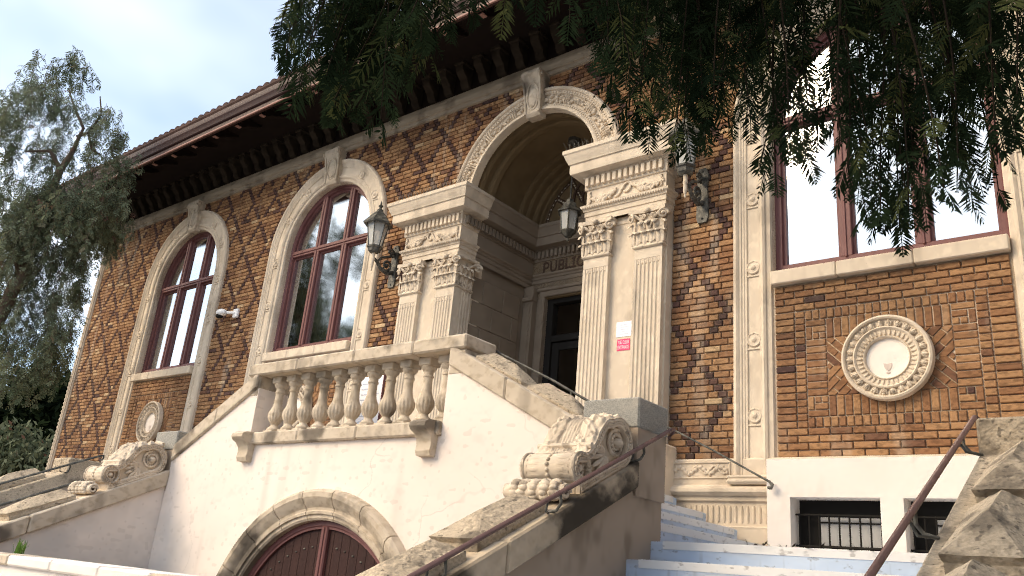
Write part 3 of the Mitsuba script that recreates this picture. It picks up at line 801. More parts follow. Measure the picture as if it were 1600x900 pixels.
def pier(s):
    K = thing_part(LIB + '__porch_pier')
    def P(key, mb, m='m_stone', sm=28, stuff=False):
        v, f = mb.out()
        k = put(K + '__' + key, (v, f) if s > 0 else (mir(v), f[:, ::-1]), m, sm)
        if stuff: labels[k] = {'kind': 'stuff'}
    m = MB(); m.box(1.12, 2.19, -0.125, 0.38, FL - 0.2, 4.29); P('core', m, 'm_stone', False)
    P('pilaster', fluted(1.08, 1.44, -0.20)); P('pilaster', fluted(1.80, 2.17, -0.20))
    m = MB()                                                                              # returned shaft on the porch side
    g = sg.box(1.08, -0.08, 1.13, 0.16)
    for i in range(4): g = g.difference(sg.Point(1.077, -0.045 + 0.058 * i).buffer(0.020, 5))
    m.add(*prism(g, FL, 3.80, 'xy')); P('returned_pilaster', m)
    P('capital', capital(1.08, 1.44, -0.20, 1.08), 'm_carved', 40); P('capital', capital(1.80, 2.17, -0.20), 'm_carved', 40)
    m = MB(); m.box(1.44, 1.80, -0.135, -0.12, 4.20, 4.29); P('panel_head', m)
    m = MB(); m.box(2.02, 2.30, -0.27, 0.05, 0.66, 1.50, 0.02); m.box(1.0, 2.02, -0.27, 0.05, 0.66, FL + 0.02, 0.01); P('pedestal', m)
    ent = [(0, 4.285), (0.0, 4.36), (0.012, 4.362), (0.012, 4.425), (0.026, 4.428), (0.030, 4.455), (0.055, 4.475), (0.06, 4.50), (0.0, 4.51), (0, 4.725), (0.018, 4.73), (0.024, 4.75), (0.024, 4.885),
           (0.045, 4.892), (0.05, 4.91), (0.165, 4.925), (0.172, 4.95), (0.172, 5.055), (0.19, 5.06), (0.195, 5.085), (0.215, 5.12), (0.235, 5.18), (0.25, 5.195), (0.25, 5.245), (-0.15, 5.265)]
    m = MB(); m.add(*sweep_plan([(2.20, 0.03), (2.20, -0.205), (1.075, -0.205), (1.075, 0.16)], ent)); P('entablature', m, 'm_stone', 25)
    m = MB(); m.add(*sweep_plan([(1.079, 0.12), (1.079, 1.50), (0.0, 1.50)], ent)); P('porch_entablature', m, 'm_recess_shade', 25)
    m = MB(); m.box(1.0, 2.2, -0.20, 0.30, 5.10, 5.24); P('entablature_core', m, 'm_stone', False)
    for i in range(14):
        x = 1.105 + i * 0.0805
        m = MB(); m.box(x - 0.024, x + 0.024, -0.275, -0.22, 4.762, 4.878, 0.003); P('dentil', m, 'm_stone', False)
    m = MB()
    for i in range(20): m.box(1.0, 1.06, -0.16 + i * 0.0805, -0.112 + i * 0.0805, 4.762, 4.878, 0.003)
    for i in range(13): m.box(0.02 + i * 0.0805, 0.068 + i * 0.0805, 1.43, 1.485, 4.762, 4.878, 0.003)
    P('dentil_row', m, 'm_recess_shade', False, True)
    m = MB()                                                                              # small leaf moulding on the architrave
    for i in range(34): m.add(*ball((1.05 + i * 0.0345, -0.257, 4.47), (0.012, 0.012, 0.02)))
    P('leaf_moulding', m, 'm_stone', 28, True)
    m = MB()                                                                              # garland of the frieze: two swags and a ribbon
    g = np.random.default_rng(3)
    for a, c in ((1.14, 1.53), (1.75, 2.14)):
        for t in np.linspace(0, 1, 26):
            x = a + (c - a) * t; z = 4.655 - 0.10 * math.sin(PI * (0.15 + 0.85 * t if a < 1.5 else 0.85 * t)) ; rr = 0.012 + 0.018 * math.sin(PI * t)
            for _ in range(3): m.add(*ball((x + g.normal(0, 0.008), -0.215 - rr * 0.5, z + g.normal(0, rr * 0.6)), rr * g.uniform(0.6, 1.0), 1))
    for xx in (1.13, 2.145):
        for i in range(7): m.add(*ball((xx + g.normal(0, 0.010), -0.217, 4.69 - i * 0.026), (0.014, 0.014, 0.016)))
    m.add(*tube([[1.50 + 0.27 * t, -0.22, 4.62 + 0.075 * math.sin(t * 5.2 - 1.9) + 0.02 * t] for t in np.linspace(0, 1, 22)], 0.013, 6))
    m.add(*tube([[1.66 + 0.06 * math.cos(t), -0.22, 4.645 + 0.06 * math.sin(t)] for t in np.linspace(-2.2, 1.6, 16)], 0.012, 6))
    P('garland', m, 'm_carved', 40, True)
pier(1); pier(-1)

# archivolt with its carved band
A_ = np.linspace(PI, 0, 56)
PA, NA = np.stack([np.cos(A_), np.sin(A_)], 1), np.stack([np.cos(A_), np.sin(A_)], 1)
PA[:, 1] += 0.0
def arc_sweep(prof, cz=ZS): return sweep_xz(np.stack([0 * A_, 0 * A_ + cz], 1), NA, prof)
m = MB(); m.add(*arc_sweep([(1.46, 0.03), (1.455, -0.05), (1.44, -0.085), (1.415, -0.095), (1.395, -0.085), (1.385, -0.06), (1.345, -0.055), (1.335, -0.030), (1.325, -0.022), (1.195, -0.022), (1.188, -0.045),
                            (1.17, -0.065), (1.15, -0.065), (1.142, -0.085), (1.12, -0.10), (1.095, -0.10), (1.086, -0.08), (1.084, 0.03)]))
AV = put(LIB + '__archivolt', m, 'm_stone', 25)
m = MB(); g = np.random.default_rng(5)
for i in range(40):                                              # fruit and leaf bundles, tied by ribbons
    t = PI * (i + 0.5) / 40; c_, s_ = math.cos(t), math.sin(t)
    if i % 5 == 4:
        for q in (-0.03, 0.0, 0.03):
            m.add(*tube([[(1.20 + 0.13 * h_) * math.cos(t + q), -0.045 - 0.02 * math.sin(PI * h_), ZS + (1.20 + 0.13 * h_) * math.sin(t + q)] for h_ in np.linspace(0, 1, 5)], 0.013, 5))
    else:
        for k in range(6):
            R = 1.262 + g.normal(0, 0.032); q = t + g.normal(0, 0.02)
            m.add(*ball((R * math.cos(q), -0.035, ZS + R * math.sin(q)), (0.028 * g.uniform(0.7, 1.2), 0.03, 0.028 * g.uniform(0.7, 1.2))))
labels[put(AV + '__fruit_band', m, 'm_carved', 40)] = {'kind': 'stuff'}
m = MB()
for i in range(84):
    t = PI * (i + 0.5) / 84; m.add(*ball((1.365 * math.cos(t), -0.060, ZS + 1.365 * math.sin(t)), (0.014, 0.014, 0.014)))
    m.add(*ball((1.16 * math.cos(t), -0.068, ZS + 1.16 * math.sin(t)), (0.012, 0.012, 0.012)))
labels[put(AV + '__bead_band', m, 'm_stone', 40)] = {'kind': 'stuff'}
keystone(0.0, 6.20, 6.885, 0.30, -0.20, LIB + '__keystone')
# barrel vault, porch walls
m = MB(); m.add(*arc_sweep([(1.10, -0.01), (1.092, 0.03), (1.10, 0.06), (1.13, 0.07), (1.13, 0.10), (1.10, 0.12), (1.095, 0.17), (1.15, 0.18), (1.15, 0.30), (1.10, 0.31), (1.085, 0.34), (1.085, 0.42), (1.10, 0.45), (1.14, 0.46), (1.14, 1.06), (1.10, 1.07), (1.085, 1.10), (1.085, 1.19), (1.06, 1.20), (1.045, 1.23), (1.045, 1.32), (1.01, 1.33), (0.99, 1.36), (0.99, 1.43), (0.96, 1.44), (0.95, 1.5)]))
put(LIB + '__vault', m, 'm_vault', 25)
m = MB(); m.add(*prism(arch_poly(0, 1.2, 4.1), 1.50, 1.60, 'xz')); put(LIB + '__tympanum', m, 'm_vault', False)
m = MB()                                                          # mosaic lines of the tympanum: rim of beads, spokes, ring
for R in (0.90, 0.86): m.add(*sweep_xz(np.stack([0 * A_, 0 * A_ + 5.24], 1), NA, [(R, 1.495), (R, 1.485), (R - 0.012, 1.485), (R - 0.012, 1.495)]))
for t in (0.62, 1.05, PI - 0.62, PI - 1.05):
    for o in (-0.03, 0.03):
        p0 = np.array([0.40 * math.cos(t), 0.40 * math.sin(t)]); p1 = np.array([0.86 * math.cos(t), 0.86 * math.sin(t)]); nn = np.array([-math.sin(t), math.cos(t)]) * o
        m.add(*tube([[p0[0] + nn[0], 1.492, 5.26 + p0[1] + nn[1]], [p1[0] + nn[0], 1.492, 5.26 + p1[1] + nn[1]]], 0.008, 4))
o = np.linspace(0, 2 * PI, 41)
for R, w in ((0.37, 0.022), (0.20, 0.014)):
    m.add(*tube(np.stack([R * np.cos(o), 1.485 + 0 * o, 5.66 + R * np.sin(o)], 1), w, 6, False))
put(LIB + '__tympanum__mosaic_lines', m, 'm_letter', 30)
m = MB()
for i in range(34):
    t = PI * (i + 0.5) / 34; m.add(*ball((0.875 * math.cos(t), 1.493, 5.24 + 0.875 * math.sin(t)), (0.013, 0.010, 0.013)))
for t in (0.62, 1.05, PI - 0.62, PI - 1.05):
    for k in range(8): R = 0.43 + 0.055 * k; m.add(*ball((R * math.cos(t), 1.493, 5.26 + R * math.sin(t)), (0.013, 0.01, 0.013)))
labels[put(LIB + '__tympanum__bead_band', m, 'm_white', 40)] = {'kind': 'stuff'}
m = MB()
for ch, ang in (('C', 158), ('A', 132), ('D', 215)):
    t = math.radians(ang); v = meshkit.text_mesh(ch, 0.09, 0.006, True); w = np.array(v.vertices); w[:, :2] -= (w[:, :2].max(0) + w[:, :2].min(0)) / 2
    r_ = t - PI / 2; x = w[:, 0] * math.cos(r_) - w[:, 1] * math.sin(r_); z = w[:, 0] * math.sin(r_) + w[:, 1] * math.cos(r_)
    m = MB(); m.add(np.stack([0.285 * math.cos(t) + x, 1.497 - w[:, 2], 5.66 + 0.285 * math.sin(t) + z], 1), v.faces); put(LIB + '__tympanum__letter', m, 'm_letter', False)
for s in (-1, 1):
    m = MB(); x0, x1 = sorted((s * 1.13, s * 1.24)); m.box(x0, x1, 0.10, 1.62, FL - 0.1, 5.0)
    W = put(LIB + '__porch_wall', m, 'm_recess_shade', False)
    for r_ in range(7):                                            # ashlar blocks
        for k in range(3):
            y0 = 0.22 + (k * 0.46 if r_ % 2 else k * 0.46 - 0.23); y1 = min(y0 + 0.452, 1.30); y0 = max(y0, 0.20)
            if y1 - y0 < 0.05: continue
            m = MB(); m.box(s * 1.13 - 0.012, s * 1.13 + 0.012, y0, y1, FL + 0.33 + r_ * 0.36, FL + 0.33 + r_ * 0.36 + 0.352, 0.006); put(W + '__block', m, 'm_recess_shade', False)
    m = MB(); m.box(s * 1.11 - 0.035, s * 1.11 + 0.035, 0.18, 1.5, FL, FL + 0.30, 0.02); put(W + '__skirting', m, 'm_recess_shade', False)
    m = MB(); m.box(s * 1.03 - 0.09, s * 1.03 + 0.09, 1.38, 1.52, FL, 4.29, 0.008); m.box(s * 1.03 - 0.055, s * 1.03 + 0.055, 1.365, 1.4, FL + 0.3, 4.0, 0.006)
    m.box(s * 1.03 - 0.10, s * 1.03 + 0.10, 1.35, 1.5, 4.05, 4.12, 0.008); put(W + '__corner_pilaster', m, 'm_recess_shade', False)
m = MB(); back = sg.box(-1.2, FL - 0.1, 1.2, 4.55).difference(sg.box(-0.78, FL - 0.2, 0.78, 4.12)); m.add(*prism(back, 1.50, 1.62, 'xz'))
W = put(LIB + '__entrance_wall', m, 'm_recess_shade', False)
m = MB()
for s in (-1, 1):
    m.box(s * 0.83 - 0.05, s * 0.83 + 0.05, 1.462, 1.5, FL, 4.17, 0.008)
m.box(-0.88, 0.88, 1.462, 1.5, 4.12, 4.21, 0.008); m.box(-0.93, 0.93, 1.44, 1.5, 4.21, 4.26, 0.01)
put(W + '__door_surround', m, 'm_recess_shade', False)
for i, word in enumerate(('PUBLIC', 'LIBRARY')):
    t = meshkit.text_mesh(word, 0.165, 0.008, True); v = np.array(t.vertices); w = v[:, 0].max() - v[:, 0].min(); tgt = 0.76 if i == 0 else 0.86
    v[:, 0] = (v[:, 0] - v[:, 0].min()) * tgt / w + (-0.87 if i == 0 else 0.01)
    m = MB(); m.add(np.stack([v[:, 0], 1.4985 - v[:, 2], 4.535 + v[:, 1]], 1), t.faces); put(W + '__lettering', m, 'm_letter', False)
# the door: dark frame, one leaf ajar, glazed
D = thing_part(LIB + '__entrance_door')
m = MB()
for s in (-1, 1): m.box(s * 0.73 - 0.055, s * 0.73 + 0.055, 1.56, 1.70, FL, 4.12, 0.006)
m.box(-0.78, 0.78, 1.56, 1.70, 4.02, 4.12, 0.006); m.box(-0.70, 0.70, 1.57, 1.69, 3.42, 3.52, 0.006)
put(D + '__frame', m, 'm_black', False)
for s, key in ((-1, 'leaf'), (1, 'leaf')):
    m = MB(); a, c = (-0.67, -0.005) if s < 0 else (0.005, 0.67)
    m.box(a, a + 0.12, 1.60, 1.65, FL + 0.01, 3.41, 0.006); m.box(c - 0.12, c, 1.60, 1.65, FL + 0.01, 3.41, 0.006)
    for z, h in ((FL + 0.01, 0.25), (2.05, 0.12), (3.29, 0.12)): m.box(a + 0.12, c - 0.12, 1.605, 1.645, z, z + h, 0.006)
    L = put(D + '__leaf', m, 'm_black', False)
    m = MB(); m.add([[a + 0.12, 1.625, FL + 0.2], [c - 0.12, 1.625, FL + 0.2], [c - 0.12, 1.625, 3.3], [a + 0.12, 1.625, 3.3]], [[0, 1, 2, 3]]); put(L + '__pane', m, 'm_clear', False)
    m = MB(); m.add([[a, 1.63, 3.5], [c, 1.63, 3.5], [c, 1.63, 4.05], [a, 1.63, 4.05]], [[0, 1, 2, 3]]); put(D + '__transom_pane', m, 'm_clear', False)
scene['m_lit_edge'] = tw(pr((0.30, 0.17, 0.145), 0.6, 0.3))  # painted light: paler brown for the lit fascia lip and bracket ends
scene['m_clear'] = {'type': 'thindielectric', 'int_ior': 1.5}
m = MB(); m.box(-1.05, 1.05, -0.2, 1.75, FL - 0.12, FL, 0.0); put(LIB + '__porch_floor', m, 'm_recess_shade', False)

# ------------------------------------------------------------------ rooms behind the windows
m = MB()
m.add([[XL + .4, 0.43, 1.2], [XR - .4, 0.43, 1.2], [XR - .4, 11.9, 1.2], [XL + .4, 11.9, 1.2]], [[0, 1, 2, 3]])
m.add([[XL + .4, 0.43, 7.2], [XR - .4, 0.43, 7.2], [XR - .4, 11.9, 7.2], [XL + .4, 11.9, 7.2]], [[0, 1, 2, 3]])
m.add([[XL + .4, 7.0, 1.2], [XR - .4, 7.0, 1.2], [XR - .4, 7.0, 7.2], [XL + .4, 7.0, 7.2]], [[0, 1, 2, 3]])
for x in (XL + 0.42, XR - 0.42, -2.6, 2.6): m.add([[x, 0.43, 1.2], [x, 7, 1.2], [x, 7, 7.2], [x, 0.43, 7.2]], [[0, 1, 2, 3]])
put(LIB + '__room', m, 'm_inside', False)

# ------------------------------------------------------------------ eaves and roof
OV, ZF = 1.40, 7.20
m = MB(); m.box(XL - OV + 0.05, XR + OV - 0.05, -OV + 0.05, 0.4, 7.545, 7.60)
m.box(XL - OV + 0.05, XL + 0.3, 0.4, 13.8, 7.545, 7.60); m.box(XR - 0.3, XR + OV - 0.05, 0.4, 13.8, 7.545, 7.60)
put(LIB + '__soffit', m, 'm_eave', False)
fp = [(-0.10, 7.54), (-0.10, 7.24), (-0.06, 7.21), (-0.02, 7.20), (0.0, 7.205), (0.0, 7.235), (-0.022, 7.24), (-0.022, 7.33), (0.0, 7.335), (0.015, 7.35), (0.03, 7.40), (0.055, 7.44), (0.06, 7.47), (0.06, 7.54), (0.02, 7.56), (-0.2, 7.60)]
m = MB(); m.add(*sweep_plan([(XR + OV, 14.0), (XR + OV, -OV), (XL - OV, -OV), (XL - OV, 14.0)], fp))
put(LIB + '__fascia', m, 'm_fascia', 20)
m = MB(); m.add(*sweep_plan([(XR + OV, 14.0), (XR + OV, -OV), (XL - OV, -OV), (XL - OV, 14.0)], [(-0.015, 7.196), (0.008, 7.196), (0.012, 7.205), (0.012, 7.222), (0.003, 7.228)]))
put(LIB + '__fascia__drip_edge', m, 'm_lit_edge', False)  # paler strip painted as the lit lower lip
def bracket(x):
    pf = [(-0.72, 7.55), (-1.16, 7.55), (-1.18, 7.42), (-1.17, 7.36), (-1.13, 7.325), (-1.07, 7.33), (-1.03, 7.36), (-0.98, 7.40), (-0.90, 7.42), (-0.82, 7.46), (-0.72, 7.52)]
    m = MB(); m.add(*prism(sg.Polygon(pf), x - 0.05, x + 0.05, 'yz')); m.box(x - 0.065, x + 0.065, -1.20, -1.10, 7.395, 7.425, 0.006); m.box(x - 0.065, x + 0.065, -1.20, -0.98, 7.50, 7.545, 0.006)
    return m
for i in range(-18, 19):
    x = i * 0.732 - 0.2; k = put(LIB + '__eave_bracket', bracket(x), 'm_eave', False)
    m = MB(); m.box(x - 0.04, x + 0.04, -1.20, -1.10, 7.308, 7.332, 0.006); put(k + '__end_tip', m, 'm_lit_edge', False); m = MB(); m.box(x - 0.045, x + 0.045, -1.212, -1.178, 7.40, 7.425, 0.004); put(k + '__end_scroll', m, 'm_lit_edge', False)  # paler ends, painted as if catching light
RP = math.tan(math.radians(24))
m = MB(); e = OV + 0.02; zr = 7.60; hy = 6.5 + e; zt_ = zr + hy * RP
c4 = [(XL - e, -e), (XR + e, -e), (XR + e, 12 + 1 + e), (XL - e, 13 + e)]
m.add([[*c4[0], zr], [*c4[1], zr], [*c4[2], zr], [*c4[3], zr], [XL - e + hy, 6.5, zt_], [XR + e - hy, 6.5, zt_]], [[0, 1, 5], [0, 5, 4], [1, 2, 5], [2, 3, 4], [2, 4, 5], [3, 0, 4]])
ROOF = put(LIB + '__roof', m, 'm_tile', False)
a = np.linspace(0, PI, 7)
def tile(x, k):
    rows = []
    for y, z, r in ((0, 0.0, 0.078), (0.46, 0.46 * RP, 0.066)):
        for t in a: rows.append([x + r * math.cos(t), -e - 0.05 + y + k * 0.40, zr + 0.005 + k * 0.40 * RP + z + r * 0.9 * math.sin(t)])
    v = np.array(rows); f = grid_faces(2, 7)
    return v, np.vstack([f, [[0, 1, 2, 3], [0, 3, 4, 5], [0, 5, 6, 6]]])
rest = MB()
for i in range(140):
    x = XL - e + 0.10 + i * 0.2045
    if x > XR + e: break
    m = MB(); m.add(*tile(x, 0)); put(ROOF + '__tile', m, 'm_tile', 40)
    for k in (1, 2): rest.add(*tile(x, k))
k = put(ROOF + '__tile_courses', rest, 'm_tile', 40); labels[k] = {'kind': 'stuff'}
m = MB()                                                              # gutter behind the tile ends, right and left hips
m.add(*sweep_plan([(XR + OV, 14.0), (XR + OV, -OV), (XL - OV, -OV), (XL - OV, 14.0)], [(0.055, 7.545), (0.06, 7.55), (0.075, 7.58), (0.07, 7.615), (0.0, 7.62)]))
put(ROOF + '__tile_bed', m, 'm_tile', False)

# ------------------------------------------------------------------ white basement wall of the right wing
BWX = (3.63, 4.61, 6.0, 7.2)
m = MB(); g = sg.box(3.41, -1.76, 13.0, 1.30)
for x in BWX: g = g.difference(sg.box(x, 0.51, x + 0.79, 0.953))
v, f = prism(g, -0.30, 0.0, 'xz'); m.add(v, f)
BW = put(LIB + '__basement_wall', m, 'm_white', False)
for x in BWX:
    K = thing_part(LIB + '__basement_window')
    m = MB(); m.add([[x, -0.062, 0.51], [x + 0.79, -0.062, 0.51], [x + 0.79, -0.062, 0.953], [x, -0.062, 0.953]], [[0, 1, 2, 3]]); put(K + '__recess', m, 'm_black', False)
    m = MB(); m.box(x + 0.20, x + 0.77, -0.085, -0.075, 0.54, 0.80); put(K + '__pane', m, 'm_shade', False)
    m = MB(); m.box(x + 0.20, x + 0.77, -0.10, -0.085, 0.745, 0.757); m.box(x + 0.20, x + 0.77, -0.10, -0.085, 0.53, 0.55); put(K + '__frame', m, 'm_black', False)
    for i in range(9):
        m = MB(); m.add(*tube([[x + 0.035 + i * 0.09, -0.17, 0.515], [x + 0.035 + i * 0.09, -0.17, 0.82]], 0.008, 6)); put(K + '__bar', m, 'm_black')
    for z in (0.535, 0.81):
        m = MB(); m.box(x, x + 0.79, -0.182, -0.158, z - 0.008, z + 0.008, 0.003); put(K + '__rail', m, 'm_black', False)

# hipped coping stones: a gabled ridge that ends in a hip at the lower end, rough
def hip_geo(x0, x1, y0, y1, zf, rise=0.14, rim=0.04, seed=0, lip=0.0, tilt=0.0):
    """x across, y along the fall (y1 the upper end), zf the height of the bed"""
    xm = (x0 + x1) / 2; yr = y0 + (y1 - y0) * 0.36
    P = [(x0 + 0.02, y0 + lip, 0), (x1 - 0.02, y0 + lip, 0), (x1, y1, 0), (x0, y1, 0), (x0 + 0.01, y0 + 0.01, rim), (x1 - 0.01, y0 + 0.01, rim), (x1 - 0.01, y1, rim), (x0 + 0.01, y1, rim), (xm, y1 - 0.10, rise), (xm, yr, rise)]
    F_ = [[0, 1, 5], [0, 5, 4], [1, 2, 6], [1, 6, 5], [2, 3, 7], [2, 7, 6], [3, 0, 4], [3, 4, 7], [4, 5, 9], [5, 6, 8], [5, 8, 9], [6, 7, 8], [7, 4, 9], [7, 9, 8]]
    t = trimesh.Trimesh(P, F_, process=False)
    for _ in range(3): t = t.subdivide()
    v = np.array(t.vertices)
    v[:, 2] += np.array([zf(y) for y in v[:, 1]]) + tilt * (y1 - v[:, 1]) / (y1 - y0) * (v[:, 2] > 0.001)
    n = np.stack([meshkit.fbm(v * 7 + 5 * k + seed, 3) for k in range(3)], 1) - 0.5
    n2 = np.stack([meshkit.fbm(v * 26 + 3 * k, 2) for k in range(3)], 1) - 0.5
    return v + n * 0.012 + n2 * 0.008 , np.array(t.faces)
def hipstone(x0, x1, y0, y1, zf, out_key, mt, rise=0.14, rim=0.04, lip=0.0, tilt=0.0):
    m = MB(); m.add(*hip_geo(x0, x1, y0, y1, zf, rise, rim, 3 * y1, lip, tilt)); put(out_key, m, mt, 22)

# ------------------------------------------------------------------ double entrance staircase
ST = thing('entrance_staircase', 'pink plastered double staircase with pale blue steps, stone copings and an arched basement door', 'staircase')
YF = -2.72                                   # front face
def zc(y): return 0.90 + 0.48 * (y - YF)     # top of the sloping copings of the lower flights
OUTR = 0.16
def zu(x): return 1.96 - 0.524 * (abs(x) - 1.5)   # top of the coping of the upper flights
wl = sg.Polygon([(-2.985, GZ), (2.985, GZ), (2.985, 1.0), (1.48, 1.79), (1.45, 1.79), (1.45, 1.15), (-1.45, 1.15), (-1.45, 1.79), (-1.48, 1.79), (-2.985, 1.0)])
ZD, RD = -0.95, 1.36
th = np.linspace(0, PI, 40)
wl = wl.difference(sg.Polygon([(-RD, GZ - 0.1), (RD, GZ - 0.1)] + [(RD * math.cos(t), ZD + RD * math.sin(t)) for t in th]))
m = MB(); m.add(*prism(wl, YF, YF + 0.40, 'xz')); put(ST + '__front_wall', m, 'm_plaster', False)
# arched surround in voussoirs
vp = [(1.345, 0.12), (1.345, -0.01), (1.365, -0.025), (1.395, -0.025), (1.40, -0.045), (1.425, -0.050), (1.435, -0.035), (1.46, -0.040), (1.50, -0.075), (1.555, -0.105), (1.60, -0.105), (1.625, -0.085), (1.635, -0.04), (1.635, 0.02)]
vp = [(r, YF + y) for r, y in vp]
nv = 11
for i in range(nv):
    t = np.linspace(PI - PI * (i + 0.012) / nv, PI - PI * (i + 0.988) / nv, 8)
    N = np.stack([np.cos(t), np.sin(t)], 1)
    m = MB(); v, f = sweep_xz(np.zeros((8, 2)) + [0, ZD], N, vp); m.add(v, f)
    for e in (0, 7): m.add(v.reshape(8, -1, 3)[e], [[0, k, k + 1] for k in range(1, len(vp) - 1)])
    put(ST + '__voussoir', m, 'm_coping', 25)
for s in (-1, 1):
    m = MB()
    v, f = sweep_xz([[0, GZ], [0, ZD - 0.01]], [[s, 0], [s, 0]], vp); m.add(v, f); put(ST + '__door_jamb', m, 'm_coping', 25)
DR = thing_part(ST + '__basement_door')
m = MB(); a = np.linspace(PI, 0, 40); N = np.stack([np.cos(a), np.sin(a)], 1)
m.add(*sweep_xz(np.zeros((40, 2)) + [0, ZD], N, [(1.36, YF + 0.14), (1.36, YF + 0.05), (1.30, YF + 0.05), (1.29, YF + 0.06), (1.27, YF + 0.06), (1.27, YF + 0.14)]))
m.box(-0.05, 0.05, YF + 0.045, YF + 0.14, GZ, ZD + 1.30, 0.012); m.box(-0.012, 0.012, YF + 0.035, YF + 0.06, GZ, ZD + 1.29, 0.004)
put(DR + '__frame', m, 'm_frame', 25)
for i in range(22):
    x0 = -1.32 + i * 0.12; x1 = x0 + 0.114
    g = sg.box(x0, GZ, x1, 0.6).intersection(sg.Polygon([(-1.33, GZ), (1.33, GZ)] + [(1.33 * math.cos(t), ZD + 1.33 * math.sin(t)) for t in th]))
    m = MB(); m.add(*prism(g, YF + 0.085, YF + 0.12, 'xz')); put(DR + '__plank', m, 'm_door', False)
m = MB()
for i in range(22):
    x = -1.26 + i * 0.12
    for d in (0.17, 0.95, 1.6):
        z = ZD + math.sqrt(max(1.33 ** 2 - x * x, 0.02)) - 0.05 - d
        if abs(x) > 0.07 and z > GZ + 0.1: m.add(*ball((x, YF + 0.083, z), (0.016, 0.010, 0.009), 1))
k = put(DR + '__stud', m, 'm_iron', 40); labels[k] = {'kind': 'stuff'}
